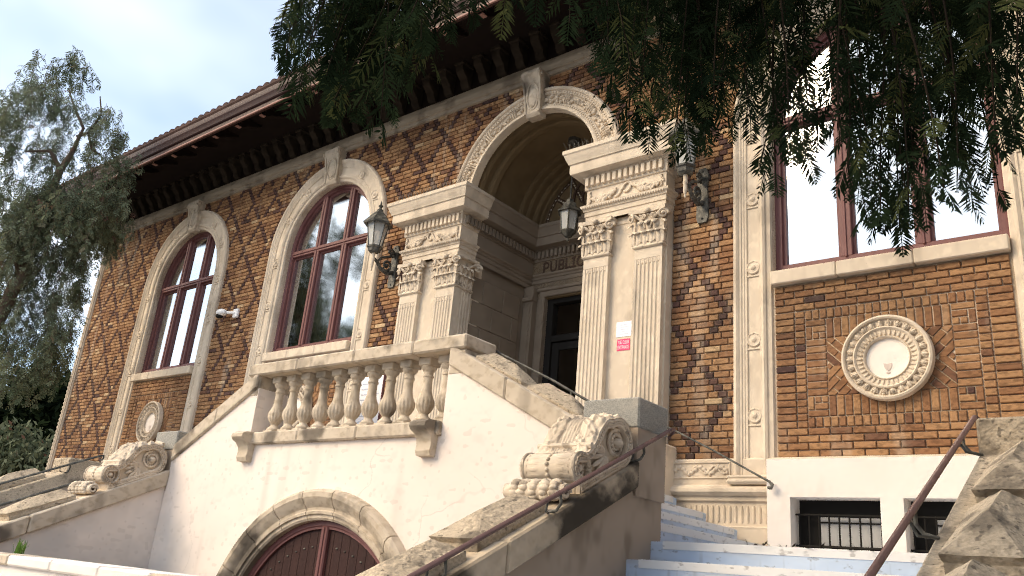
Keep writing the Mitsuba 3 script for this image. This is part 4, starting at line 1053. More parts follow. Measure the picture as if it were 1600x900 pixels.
# body of the upper flights and of the landings
for s in (1, -1):
    m = MB()
    def B(x0, x1, *r, c=0.0):
        a, b_ = sorted((s * x0, s * x1)); m.box(a, b_, *r, c)
    def out(key, mt, sm=False): return put(ST + '__' + key, m, mt, sm)
    for k in range(6):                                                    # upper flight, risers facing outwards
        x = 1.72 + 0.33 * k; z = FL - 0.147 * k
        m = MB(); B(x - 0.335 if k else 0.0, x, YF + 0.39, -0.128, z - 0.147, z, c=0.006); S = out('step' if k else 'upper_landing', 'm_step')
        m = MB(); B(x - 0.05, x + 0.005, YF + 0.46, -0.21, z - 0.056, z + 0.004, c=0.002); put(S + '__nosing_strip', m, 'm_nose', False)
    ZL = FL - 6 * 0.147
    m = MB(); B(3.36, 5.72, -2.45, -0.04, ZL - 0.147, ZL, c=0.006); S = out('lower_landing', 'm_step')
    m = MB(); B(3.52, 5.60, -2.456, -2.40, ZL - 0.052, ZL + 0.004, c=0.002); put(S + '__nosing_strip', m, 'm_nose', False)
    for k in range(1, 14):
        z = ZL - 0.1485 * k; y = -2.45 - 0.33 * k
        m = MB(); B(3.40, 5.72, y, y + 0.335, z - 0.1485, z, c=0.006); S = out('step', 'm_step')
        m = MB(); B(3.52, 5.60, y - 0.006, y + 0.05, z - 0.052, z + 0.004, c=0.002); put(S + '__nosing_strip', m, 'm_nose', False)
    # cheek walls of the lower flight
    YE = -7.35
    for x0, x1, key in ((2.99, 3.42, 'inner'), (5.69, 6.12, 'outer')):
        pl = sg.Polygon([(-0.15 if key == 'outer' else -2.31, GZ), (YE, GZ), (YE, zc(YE) - 0.19), (YF, zc(YF) - 0.19), (-2.31, zc(YF) - 0.19 if key == 'outer' else 1.18), (-0.15, 0.88) if key == 'outer' else (-2.31, 1.0)])
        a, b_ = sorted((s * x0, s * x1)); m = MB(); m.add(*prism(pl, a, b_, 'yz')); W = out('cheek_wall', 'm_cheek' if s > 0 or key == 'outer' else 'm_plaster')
        # coping slabs
        a, b_ = sorted((s * (x0 - 0.04), s * (x1 + 0.05)))
        y1 = YF
        while y1 > YE:
            y0 = max(y1 - 1.42, YE - 0.05)
            m = MB(); v, f = cbox(a, b_, y0 + 0.006, y1 - 0.002, -0.19, 0.0, 0.014); v[:, 2] += zc(v[:, 1]); m.add(v, f); out('coping', ('m_sooty' if s > 0 else 'm_coping') if key == 'inner' else 'm_rough'); y1 -= 1.42
        # hipped stones lying on the coping
        y1 = -3.70 if key == 'inner' else -2.96
        while y1 - 0.64 > YE:
            o_ = 0.10 if key == 'outer' else 0.07
            hipstone(a + o_, b_ - o_, y1 - 0.66, y1, zc, ST + '__hipped_stone', 'm_rough', OUTR if key == 'outer' else 0.14, 0.05, 0.05, 0.065 if key == "outer" else 0.04); y1 -= 0.715
        # newel block
        if key == 'inner':
            m = MB(); B(2.95, 3.45, YF - 0.01, -2.29, 1.14, 1.37, c=0.012); N_ = out('newel_cap', 'm_granite')
            m = MB(); B(2.975, 3.44, YF + 0.0, -2.30, zc(YF) - 0.25, 1.142); out('newel_block', 'm_cheek')
        else:
            m = MB(); B(5.65, 6.16, YF - 0.02, -2.22, zc(YF) - 0.20, 1.10, c=0.014); out('newel_block', 'm_rough')
            m = MB(); B(5.68, 6.13, -2.22, -0.30, 0.86, 1.02, c=0.014); out('coping', 'm_rough')
            hipstone(*sorted((s * 5.72, s * 6.09)), -2.15, -0.35, lambda y: 1.02 + 0 * y, out_key=ST + '__hipped_stone', mt='m_rough')
    # coping of the upper flight, in two slabs, with hipped stones
    for x0, x1 in ((1.46, 2.16), (2.16, 2.96)):
        v, f = cbox(x0 + 0.003, x1 - 0.003, YF - 0.035, YF + 0.45, -0.19, 0.0, 0.014); v[:, 2] += zu(v[:, 0])
        m = MB(); m.add(v if s > 0 else mir(v), f if s > 0 else f[:, ::-1]); out('coping', 'm_coping')
    for x0, x1 in ((1.72, 2.26), (2.33, 2.88)):
        v, f = hip_geo(YF + 0.05, YF + 0.38, -x1, -x0, lambda q: zu(q), 0.13, 0.03)
        w = np.stack([-v[:, 1], v[:, 0], v[:, 2]], 1)
        m = MB(); m.add(w if s > 0 else mir(w), f); out('hipped_stone', 'm_rough', 30)
    # bracket under the end of the balustrade
    c = 1.32 if s > 0 else -1.42
    pf = [(YF + 0.01, 0.965), (YF - 0.07, 0.97), (YF - 0.085, 1.01), (YF - 0.075, 1.06), (YF - 0.08, 1.11), (YF - 0.115, 1.16), (YF - 0.165, 1.185), (YF - 0.185, 1.215), (YF - 0.18, 1.25), (YF - 0.14, 1.275), (YF + 0.01, 1.285)]
    m = MB(); v, f = prism(sg.Polygon(pf), -0.105, 0.105, 'yz'); v[:, 0] = v[:, 0] * np.clip(0.82 + 0.5 * (v[:, 2] - 1.0), 0.8, 1.0) + c; m.add(v, f); out('bracket', 'm_coping', 30)

# ------------------------------------------------------------------ balustrade of the upper landing
BL = thing('stone_balustrade', 'weathered stone balustrade with eleven bulbous balusters above the arched basement door', 'balustrade')
for x0, x1 in ((-1.66, -0.78), (-0.78, 0.14), (0.14, 0.98), (0.98, 1.66)):
    m = MB(); m.box(x0 + 0.003, x1 - 0.003, YF - 0.04, YF + 0.40, 1.93, 2.065, 0.016); put(BL + '__handrail', m, 'm_coping', False)
for s in (-1, 1):
    m = MB(); a, b_ = sorted((s * 1.452, s * 1.64)); m.box(a, b_, YF - 0.005, YF + 0.38, 1.70, 1.932, 0.01); put(BL + '__end_post', m, 'm_coping', False)
    m = MB(); a, b_ = sorted((s * 1.47, s * 1.64)); m.box(a, b_, YF + 0.02, YF + 0.36, FL, 1.70, 0.006); put(BL + '__post_shaft', m, 'm_cheek', False)
for x0, x1 in ((-1.452, -0.55), (-0.55, 0.36), (0.36, 1.452)):
    m = MB(); m.box(x0 + 0.002, x1 - 0.002, YF - 0.055, YF + 0.38, 1.152, 1.28, 0.014); put(BL + '__base_rail', m, 'm_coping', False)
bp = [(0.0, 1.326), (0.074, 1.326), (0.078, 1.335), (0.078, 1.348), (0.066, 1.358), (0.062, 1.366), (0.050, 1.375), (0.040, 1.392), (0.042, 1.402), (0.052, 1.412), (0.068, 1.432), (0.084, 1.462), (0.090, 1.492), (0.086, 1.525), (0.072, 1.556),
      (0.058, 1.585), (0.049, 1.625), (0.045, 1.675), (0.044, 1.725), (0.046, 1.745), (0.054, 1.752), (0.054, 1.764), (0.046, 1.772), (0.047, 1.80), (0.058, 1.812), (0.072, 1.830), (0.076, 1.845), (0.070, 1.858), (0.0, 1.858)]
flute = lambda R, A, Z: R * np.where((Z > 1.40) & (Z < 1.535), 1 - 0.055 * np.abs(np.cos(7 * A)) ** 6 * 1.6, 1)
v0, f0 = lathe(bp, 56, flute)
for i in range(11):
    x = -1.285 + i * 0.257
    m = MB(); m.add(v0 + [x, YF + 0.17, 0], f0); m.box(x - 0.082, x + 0.082, YF + 0.088, YF + 0.252, 1.278, 1.328, 0.006); m.box(x - 0.078, x + 0.078, YF + 0.092, YF + 0.248, 1.856, 1.932, 0.008)
    put(BL + '__baluster', m, 'm_coping', 35)

# ------------------------------------------------------------------ the two scroll consoles
def scroll(s, label):
    K = thing('scroll_ornament', label, 'stone ornament', 'carved scrolls on the stair cheeks')
    def P(key, mb, mt='m_stone', sm=35):
        v, f = mb.out(); put(K + '__' + key, (v, f) if s > 0 else (mir(v), f[:, ::-1]), mt, sm)
    X0, X1 = 2.985, 3.435
    C1, R1 = np.array([-2.945, 0.985]), 0.178
    C2, R2 = np.array([-3.395, 0.745]), 0.098
    # side outline: back volute, sweeping neck, front volute
    t = np.linspace(0, 2 * PI, 48)
    A = sg.Polygon(np.stack([C1[0] + R1 * np.cos(t), C1[1] + R1 * np.sin(t)], 1)); B_ = sg.Polygon(np.stack([C2[0] + R2 * np.cos(t), C2[1] + R2 * np.sin(t)], 1))
    u_ = np.linspace(0, 1, 14)
    top = [(C1[0] - R1 * 0.55 + (C2[0] - 0.01 - C1[0] + R1 * 0.55) * q, C1[1] + R1 * 0.83 + (C2[1] + R2 - C1[1] - R1 * 0.83) * (q + 0.16 * math.sin(2 * PI * q) * -1)) for q in u_]
    neck = sg.Polygon(top + [(C2[0], zc(C2[0])), (C1[0] + 0.10, zc(C1[0] + 0.10)), (C1[0], C1[1])])
    body = A.union(B_).union(neck.buffer(0.0))
    m = MB(); m.add(*prism(body, X0 + 0.055, X1 - 0.055, 'yz')); P('body', m)
    ring = body.difference(max(getattr(body.buffer(-0.060), 'geoms', [body.buffer(-0.060)]), key=lambda q: q.area))
    for lo, hi in ((X0, X0 + 0.06), (X1 - 0.06, X1)):
        m = MB()
        for gg in getattr(ring, 'geoms', [ring]): m.add(*prism(gg, lo + 0.012, hi - 0.012, 'yz'))
        P('rim', m, 'm_stone', 25)
    m = MB()                                                             # raised edge band with beads, spirals and bosses on both cheeks
    edge = np.array(body.exterior.coords[:-1])
    for xs, sg_ in ((X0, -1), (X1, 1)):
        xx = xs - sg_ * 0.012
        e = np.array(body.buffer(-0.010).exterior.coords); m.add(*tube(np.stack([np.full(len(e), xx), e[:, 0], e[:, 1]], 1), 0.013, 6, False))
        inner = body.buffer(-0.048); inner = max(getattr(inner, 'geoms', [inner]), key=lambda q: q.area)
        e = np.array(inner.exterior.coords); m.add(*tube(np.stack([np.full(len(e), xx), e[:, 0], e[:, 1]], 1), 0.009, 5, False))
        mid = body.buffer(-0.031); mid = max(getattr(mid, 'geoms', [mid]), key=lambda q: q.area); L = mid.exterior.length
        for q in np.arange(0, L, 0.026):
            pnt = mid.exterior.interpolate(q); m.add(*ball((xx + sg_ * 0.002, pnt.x, pnt.y), 0.0105, 1))
        xx = xs - sg_ * 0.045
        q = [(xx + sg_ * 0.006, C1[0] + (0.105 - 0.0065 * a_) * math.cos(a_ * 1.0 + 1.2), C1[1] + (0.105 - 0.0065 * a_) * math.sin(a_ + 1.2)) for a_ in np.linspace(0, 11, 60)]
        m.add(*tube(q, 0.013, 6)); m.add(*ball((xx + sg_ * 0.02, *C1), (0.045, 0.036, 0.036), 2))
        m.add(*tube([(xx + sg_ * 0.004, C1[0] + 0.085 * math.cos(a_), C1[1] + 0.085 * math.sin(a_)) for a_ in np.linspace(0, 2 * PI, 30)], 0.008, 5, False))
        for a_ in np.linspace(0, 2 * PI, 17)[:-1]: m.add(*ball((xx + sg_ * 0.008, C1[0] + 0.066 * math.cos(a_), C1[1] + 0.066 * math.sin(a_)), 0.009, 1))
        m.add(*tube([(xx + sg_ * 0.004, C2[0] + 0.062 * math.cos(a_), C2[1] + 0.062 * math.sin(a_)) for a_ in np.linspace(0, 2 * PI, 24)], 0.010, 6, False)); m.add(*ball((xx + sg_ * 0.012, *C2), (0.028, 0.028, 0.028), 2))
        for k_ in range(7):                                              # palmette filling the hollow of the neck
            a_ = math.radians(165 + k_ * 17); o = np.array([-3.06, 0.90]); ln = 0.15 + 0.05 * math.sin(k_ * 0.55)
            e = [(xx + sg_ * (0.004 + 0.01 * math.sin(h_ * PI)), o[0] + math.cos(a_) * ln * h_, max(o[1] + math.sin(a_) * ln * h_, zc(o[0] + math.cos(a_) * ln * h_) + 0.01)) for h_ in np.linspace(0.2, 1, 6)]
            m.add(*tube(e, [0.006, 0.011, 0.015, 0.018, 0.018, 0.008], 6))
        for k_ in range(8):
            y = -3.02 - k_ * 0.038; m.add(*ball((xx, y, zc(y) + 0.018), (0.016, 0.018, 0.018), 1))
    P('volute_carving', m, 'm_carved')
    m = MB()                                                              # front roll: a swelling drum with a beaded strap, ribbed
    xc = (X0 + X1) / 2; xs = np.linspace(X0 - 0.01, X1 + 0.01, 19); q_ = np.linspace(-1, 1, 19); rr = R2 * (0.80 + 0.24 * np.abs(np.sin(PI * q_)) ** 0.8 + 0.16 * np.abs(q_) ** 8)
    v, f = lathe(np.stack([rr, xs], 1), 56, lambda R, A_, Z: R * (1 - 0.085 * np.abs(np.cos(7 * A_)) ** 6))
    m.add(np.stack([v[:, 2], C2[0] + v[:, 0], C2[1] + v[:, 1]], 1), f)
    for a_ in np.linspace(-0.6, 3.4, 12): m.add(*ball((xc, C2[0] - 0.098 * math.sin(a_ - 0.5), C2[1] + 0.098 * math.cos(a_ - 0.5)), 0.016, 1))
    for x in (X0 + 0.015, X1 - 0.015): m.add(*tube([(x, C2[0] + R2 * math.cos(a_), C2[1] + R2 * math.sin(a_)) for a_ in np.linspace(0, 2 * PI, 24)], 0.014, 6, False))
    P('front_roll', m, 'm_carved', 30)
    m = MB()                                                              # small rolled foot below it
    v, f = lathe(np.stack([0.052 * (0.9 + 0.35 * np.sin(np.linspace(0, PI, 15))), np.linspace(X0 - 0.03, X1 + 0.0, 15)], 1), 22)
    y2 = -3.57; m.add(np.stack([v[:, 2], y2 + v[:, 0], zc(y2) + 0.075 + v[:, 1]], 1), f)
    g = np.random.default_rng(11)
    for i in range(5):
        x = X0 + 0.06 + i * 0.082
        for k_ in range(7):
            a_ = -0.7 + k_ * 0.5; m.add(*ball((x + g.normal(0, 0.008), y2 - 0.060 * math.sin(a_), zc(y2) + 0.075 + 0.060 * math.cos(a_)), (g.uniform(0.030, 0.046), 0.026, 0.026), 1))
    for x in (X0 - 0.03, X1): m.add(*tube([(x, y2 + 0.05 * math.cos(a_) * (1 - a_ / 12), zc(y2) + 0.075 + 0.05 * math.sin(a_) * (1 - a_ / 12)) for a_ in np.linspace(0, 9, 30)], 0.012, 5))
    P('rolled_foot', m, 'm_carved', 45)
    m = MB()                                                              # acanthus and straps over the back
    tp = np.array([p for p in edge if p[1] > 0.70 + 0.52 * (p[0] + 3.395) and p[1] > 0.80]); tp = tp[np.argsort(tp[:, 0])]
    yy = np.linspace(-3.36, -2.80, 20); zz = np.interp(yy, tp[:, 0], tp[:, 1])
    U_, V_ = np.meshgrid(np.linspace(-1, 1, 73), np.linspace(0, 1, 64), indexing='ij')   # one carved skin: straps in the middle, a lobed leaf on either side
    A_ = np.abs(U_ + 0.10 * np.sin(2.6 * V_)); yv = -3.345 + 0.575 * V_
    strap = 0.018 * np.abs(np.sin(A_ / 0.30 * 2.5 * PI)) ** 0.7 * (A_ < 0.30)
    lob = V_ * 5.5 + 1.35 * A_ + 0.25 * (U_ > 0); ph = lob - np.floor(lob)
    leaf = (0.040 * np.sin(PI * ph) ** 0.55 * (1 - 0.35 * A_) + 0.007 * np.sin(2 * PI * 3 * ph) * np.sin(PI * ph) + 0.012 * (1 - np.clip(np.abs(A_ - 0.62) / 0.07, 0, 1))) * np.clip((A_ - 0.30) / 0.05, 0, 1)
    edge_ = np.clip((0.97 - 0.10 * (1 - np.sin(PI * ph)) - np.abs(U_)) / 0.06, 0, 1)
    hh = (strap + leaf * edge_) * np.clip(V_ / 0.06, 0, 1) * np.clip((1.02 - V_) / 0.10, 0, 1) + 0.004
    wv = (X1 - X0) / 2 * (1.0 + 0.03 * np.sin(PI * ph)) - 0.004
    m.add(np.stack([xc + U_ * wv, yv - 0.45 * hh, np.interp(yv, yy, zz) + 0.9 * hh], -1).reshape(-1, 3), grid_faces(73, 64))
    for x in np.linspace(X0 + 0.08, X1 - 0.08, 5): m.add(*ball((x, -2.86, 1.165), (0.055, 0.045, 0.028), 1))
    m.add(*tube([(X0 + 0.12, -2.80, 1.19), (xc, -2.82, 1.215), (X1 - 0.12, -2.80, 1.19)], 0.026, 7))
    for o in (0.0,): m.add(*tube([(x, -3.300 + o, np.interp(-3.285 + o, tp[:, 0], tp[:, 1]) + 0.012) for x in np.linspace(X0, X1, 8)], 0.022, 6))
    P('acanthus', m, 'm_carved', 45)
scroll(1, 'carved stone scroll on the right stair cheek, below the grey newel block')
scroll(-1, 'carved stone scroll on the far left stair cheek, below the round wall medallion')

# ------------------------------------------------------------------ handrails
def rail(key, label, x, y0, y1, zf, side, posts, s=1):
    K = thing(key, label, 'handrail', 'painted metal handrails of the stairs')
    m = MB(); ys = np.linspace(y0, y1, 12); v, f = cbox(x - 0.017, x + 0.017, y1, y0, -0.016, 0.016, 0.011); v[:, 2] += zf(v[:, 1]); m.add(v, f)
    e = [(x, y0, zf(y0)), (x, y0 + 0.04, zf(y0) + 0.005), (x + side * 0.03, y0 + 0.06, zf(y0) - 0.02), (x + side * 0.05, y0 + 0.05, zf(y0) - 0.05), (x + side * 0.03, y0 + 0.02, zf(y0) - 0.06)]
    m.add(*tube(e, 0.013, 7)); put(K + '__bar', m, 'm_rail' if x > 0 else 'm_iron', 35)
    for y in posts:
        m = MB(); xb = x + side * 0.09; zb = zc(y)
        m.add(*tube([(x, y, zf(y)), (x, y + 0.01, zb + 0.06), (x + side * 0.03, y + 0.01, zb + 0.02), (xb, y + 0.01, zb + 0.002)], 0.010, 7)); m.add(*tube([(x, y - 0.12, zf(y - 0.12)), (x + side * 0.03, y - 0.10, zc(y - 0.1) + 0.05), (xb, y, zb + 0.004)], 0.007, 6))
        put(K + '__stanchion', m, 'm_iron', 35)
hz = lambda y: 1.17 + 0.4685 * (y + 2.39)
rail('metal_handrail', 'brown metal handrail along the stair side of the cheek with the near scroll', 3.51, -2.34, -7.1, hz, -1, (-2.75, -3.73, -4.7, -5.7, -6.6))
rail('metal_handrail', 'thick brown handrail in front of the barred basement windows, beside the rough hipped stones', 5.58, -2.36, -7.1, hz, 1, (-2.75, -3.9, -4.9, -5.9, -6.8))
rail('metal_handrail', 'thin dark handrail of the far left flight, on the scroll side', -3.51, -2.34, -7.1, hz, 1, (-2.75, -3.73, -4.7, -5.7, -6.6))
rail('metal_handrail', 'thin dark handrail of the far left flight, on the outer cheek', -5.58, -2.36, -7.1, hz, -1, (-2.75, -3.9, -4.9, -5.9, -6.8))
for s, lb in ((1, 'thin rod handrail over the coping between balustrade and near scroll'), (-1, 'thin rod handrail over the coping left of the balustrade')):
    K = thing('rod_handrail', lb, 'handrail')
    q = np.array([(s * x, YF + 0.42, zu(x) + z) for x, z in ((1.58, 0.12), (2.3, 0.15), (2.95, 0.14))]); m = MB(); m.add(*tube(q, 0.011, 7)); put(K + '__bar', m, 'm_iron')
    for x in (1.9, 2.52):
        m = MB(); m.add(*tube([(s * x, YF + 0.42, zu(x) - 0.01), (s * x, YF + 0.42, zu(x) + 0.14)], 0.009, 6)); put(K + '__stanchion', m, 'm_iron')
    if s > 0:
        K = thing('wall_rod_handrail', 'thin rod handrail with curled end beside the white basement wall', 'handrail')
        m = MB(); q = [(2.33, -0.36, 1.67), (2.9, -0.36, 1.385), (3.40, -0.36, 1.115), (3.46, -0.36, 1.085), (3.49, -0.36, 1.055), (3.475, -0.36, 1.025), (3.445, -0.36, 1.03)]
        m.add(*tube(q, [0.010, 0.010, 0.010, 0.012, 0.018, 0.020, 0.014], 8)); put(K + '__bar', m, 'm_iron')
        m = MB(); m.add(*tube([(2.38, -0.36, 1.645), (2.38, -0.26, 1.60)], 0.012, 6)); put(K + '__fixing', m, 'm_iron')

# ------------------------------------------------------------------ low wall of the sunken court
LW = thing('low_wall', 'low white wall with a worn stone coping in front of the basement door', 'wall')
m = MB(); m.box(-2.95, 2.95, -5.36, -5.04, GZ, -0.20); put(LW + '__body', m, 'm_white', False)
g = np.random.default_rng(4); x = -2.95
while x < 2.93:
    w = min(g.uniform(0.55, 0.85), 2.945 - x); m = MB(); m.box(x + 0.004, x + w - 0.004, -5.40, -5.0, -0.20, -0.132 + g.uniform(-0.004, 0.004), 0.012); put(LW + '__coping_stone', m, 'm_coping' if g.random() < 0.5 else 'm_white', False); x += w
gt = MB()
for i in range(26):
    a_ = g.uniform(0, 2 * PI); b0 = np.array([-0.72 + g.normal(0, 0.018), -5.06 + g.normal(0, 0.015), -0.135]); d = np.array([math.cos(a_), math.sin(a_), 0]) * g.uniform(0.02, 0.07); h = g.uniform(0.05, 0.13); w = np.array([-math.sin(a_), math.cos(a_), 0]) * 0.005
    p1 = b0 + d * 0.4 + [0, 0, h * 0.7]; p2 = b0 + d + [0, 0, h]; gt.add([b0 - w, b0 + w, p1 + w * 0.8, p1 - w * 0.8, p2], [[0, 1, 2], [0, 2, 3], [3, 2, 4]])
k = put('grass_tuft', gt, 'm_grass', False); labels[k] = {'label': 'small green grass tuft sprouting from the low wall coping', 'category': 'grass'}

# sign board standing on the landing behind the balusters
K = thing('sign_board', 'white sign board with a dark red edge standing behind the stone balusters', 'sign')
m = MB(); m.box(-0.80, -0.42, -1.83, -1.81, FL + 0.02, 2.07, 0.004); put(K + '__panel', m, 'm_paper', False)
m = MB(); m.box(-0.42, -0.405, -1.835, -1.805, FL + 0.02, 2.09, 0.004); put(K + '__edge', m, 'm_frame', False)
m = MB(); m.box(-0.82, -0.36, -1.95, -1.68, FL, FL + 0.02, 0.004); put(K + '__foot', m, 'm_black', False)
m = MB()
for i in range(9): m.box(-0.76, -0.76 + (0.28, 0.22, 0.29, 0.25, 0.18, 0.28, 0.24, 0.27, 0.2)[i], -1.8325, -1.8302, 1.98 - i * 0.062, 1.99 - i * 0.062)
labels[put(K + '__lines', m, 'm_ink', False)] = {'kind': 'stuff'}

# dead leaves and twigs caught on the edge of the lower landing
g = np.random.default_rng(6); m = MB()
for i in range(46):
    cxx = (4.35, 4.56, 4.62, 4.9, 4.2)[i % 5] + g.normal(0, 0.05); p0 = np.array([cxx, -2.435 + g.normal(0, 0.02), 0.366]); d = np.array([g.normal(0, 1), g.normal(0, 0.6) - 0.4, g.uniform(0.0, 0.5)]); d /= np.linalg.norm(d); w = np.cross(d, [0.3, 0.2, 1.0]) * g.uniform(0.004, 0.010); L = g.uniform(0.03, 0.08)
    m.add([p0, p0 + d * L * 0.5 + w, p0 + d * L, p0 + d * L * 0.5 - w], [[0, 1, 2], [0, 2, 3]])
k = put('fallen_leaves', m, 'm_twig', False); labels[k] = {'label': 'few dead brown leaves and twigs on the edge of the lower stair landing', 'category': 'leaves', 'kind': 'stuff'}

# ------------------------------------------------------------------ wall lanterns
def wall_lantern(x, label):
    K = thing('wall_lantern', label, 'lantern', 'lanterns flanking the entrance arch')
    yl = -0.45
    def put(key, mb, mt, sm=30):                              # the lamp head a little smaller than drawn, about the top of its stem
        if 'plate' not in key and 'arm' not in key: mb.xf(lambda v: np.array([x, yl, 4.42]) + (v - [x, yl, 4.42]) * 0.88)
        return globals()['put'](key, mb, mt, sm)
    m = MB()                                                   # wall plate
    m.add(*prism(sg.Polygon([(x - 0.055, 4.05), (x + 0.055, 4.05), (x + 0.075, 4.12), (x + 0.06, 4.5), (x + 0.075, 4.66), (x + 0.045, 4.74), (x - 0.045, 4.74), (x - 0.075, 4.66), (x - 0.06, 4.5), (x - 0.075, 4.12)]), -0.035, -0.001, 'xz'))
    m.add(*ball((x, -0.038, 4.10), 0.014)); m.add(*ball((x, -0.038, 4.70), 0.014)); put(K + '__wall_plate', m, 'm_iron', 30)
    m = MB()                                                   # scrolled arm
    m.add(*tube([(x, -0.03, 4.30), (x, -0.14, 4.24), (x, -0.27, 4.27), (x, -0.37, 4.36), (x, yl, 4.40)], [0.030, 0.030, 0.026, 0.024, 0.022], 8))
    q = [(x, -0.17 - (0.10 - 0.0085 * a_) * math.cos(a_ + 0.6), 4.37 + (0.10 - 0.0085 * a_) * math.sin(a_ - 2.4)) for a_ in np.linspace(0, 9.5, 40)]; m.add(*tube(q, np.linspace(0.024, 0.012, 40), 7))
    q = [(x, -0.09 - (0.07 - 0.006 * a_) * math.cos(a_), 4.58 + (0.07 - 0.006 * a_) * math.sin(a_)) for a_ in np.linspace(0, 9, 34)]; m.add(*tube(q, np.linspace(0.020, 0.010, 34), 6))
    m.add(*tube([(x, -0.04, 4.62), (x, -0.14, 4.52), (x, -0.28, 4.46), (x, -0.36, 4.37)], 0.018, 7)); m.add(*ball((x, -0.17, 4.37), (0.03, 0.03, 0.03))); put(K + '__arm', m, 'm_iron', 35)
    m = MB(); v, f = lathe([(0.001, 4.15), (0.012, 4.155), (0.016, 4.18), (0.010, 4.20), (0.022, 4.22), (0.028, 4.26), (0.026, 4.34), (0.032, 4.36), (0.032, 4.38), (0.026, 4.40), (0.030, 4.46), (0.034, 4.48), (0.001, 4.49)], 14)
    m.add(v + [x, yl, 0], f); put(K + '__stem', m, 'm_coping', 35)
    def hexa(pf): 
        v, f = lathe(pf, 6); return v + [x, yl, 0], f
    m = MB(); m.add(*hexa([(0.001, 4.47), (0.07, 4.475), (0.105, 4.50), (0.115, 4.55), (0.14, 4.565), (0.145, 4.585), (0.12, 4.60), (0.11, 4.605), (0.001, 4.605)])); put(K + '__base', m, 'm_iron', False)
    m = MB()
    a = np.arange(6) * PI / 3
    for t in a: m.add(*tube([(x + 0.112 * math.cos(t), yl + 0.112 * math.sin(t), 4.60), (x + 0.188 * math.cos(t), yl + 0.188 * math.sin(t), 5.02)], 0.010, 5))
    put(K + '__frame', m, 'm_iron', 30)
    for i in range(6):
        m = MB(); p = []
        for t, r, z in ((a[i], 0.107, 4.605), (a[(i + 1) % 6], 0.107, 4.605), (a[(i + 1) % 6], 0.182, 5.02), (a[i], 0.182, 5.02)): p.append((x + r * math.cos(t), yl + r * math.sin(t), z))
        m.add(p, [[0, 1, 2, 3]]); put(K + '__pane', m, 'm_lampglass', False)
    m = MB(); m.add(*hexa([(0.19, 5.0), (0.255, 4.985), (0.265, 5.01), (0.25, 5.03), (0.19, 5.10), (0.125, 5.19), (0.07, 5.24), (0.055, 5.27), (0.001, 5.27)])); put(K + '__roof', m, 'm_iron', False)
    m = MB(); v, f = lathe([(0.05, 5.26), (0.055, 5.28), (0.03, 5.30), (0.02, 5.33), (0.036, 5.345), (0.042, 5.36), (0.03, 5.375), (0.014, 5.39), (0.018, 5.41), (0.012, 5.44), (0.001, 5.47)], 12); m.add(v + [x, yl, 0], f); put(K + '__finial', m, 'm_iron', 35)
wall_lantern(-2.60, 'dark hexagonal wall lantern beside the left pier of the entrance arch')
wall_lantern(2.58, 'dark hexagonal wall lantern half hidden by hanging leaves, right of the arch')

# hanging lantern of the porch
K = thing('hanging_lantern', 'dark green lantern hanging on a chain inside the entrance arch', 'lantern')
hx, hy = 0.0, 0.90
def hexa(pf, n=6):
    v, f = lathe(pf, n); return v + [hx, hy, 0], f
m = MB(); m.add(*hexa([(0.001, 4.66), (0.02, 4.69), (0.012, 4.72), (0.05, 4.74), (0.10, 4.80), (0.12, 4.82), (0.12, 4.835), (0.001, 4.84)])); put(K + '__base', m, 'm_iron', False)
a = np.arange(6) * PI / 3
m = MB()
for t in a: m.add(*tube([(hx + 0.115 * math.cos(t), hy + 0.115 * math.sin(t), 4.83), (hx + 0.145 * math.cos(t), hy + 0.145 * math.sin(t), 5.13)], 0.010, 5))
put(K + '__frame', m, 'm_iron')
for i in range(6):
    m = MB(); m.add([(hx + r * math.cos(t), hy + r * math.sin(t), z) for t, r, z in ((a[i], .11, 4.835), (a[(i + 1) % 6], .11, 4.835), (a[(i + 1) % 6], .14, 5.13), (a[i], .14, 5.13))], [[0, 1, 2, 3]]); put(K + '__pane', m, 'm_lampglass', False)
m = MB(); m.add(*hexa([(0.14, 5.12), (0.185, 5.115), (0.19, 5.13), (0.13, 5.18), (0.10, 5.26), (0.06, 5.29), (0.055, 5.33), (0.001, 5.34)])); put(K + '__roof', m, 'm_iron', False)
m = MB(); m.add(*tube([(hx, hy, 5.33), (hx, hy, 6.34)], 0.012, 6)); m.add(*hexa([(0.001, 6.22), (0.04, 6.23), (0.09, 6.28), (0.10, 6.345)], 12)); put(K + '__chain', m, 'm_iron')

# security camera on the wall between the two left windows
K = thing('security_camera', 'small white security camera on the brick between the two left windows', 'camera')
m = MB(); m.box(-6.80, -6.66, -0.06, 0.0, 4.10, 4.27, 0.015); put(K + '__mount', m, 'm_cam', False)
m = MB(); m.add(*tube([(-6.73, -0.05, 4.19), (-6.84, -0.10, 4.19), (-6.92, -0.14, 4.20)], 0.028, 8)); put(K + '__arm', m, 'm_cam')
m = MB(); m.add(*ball((-6.99, -0.17, 4.19), (0.13, 0.085, 0.07), 2)); put(K + '__housing', m, 'm_cam', 60)
m = MB(); m.add(*ball((-7.02, -0.18, 4.125), (0.075, 0.065, 0.045), 2)); put(K + '__dome', m, 'm_black', 60)

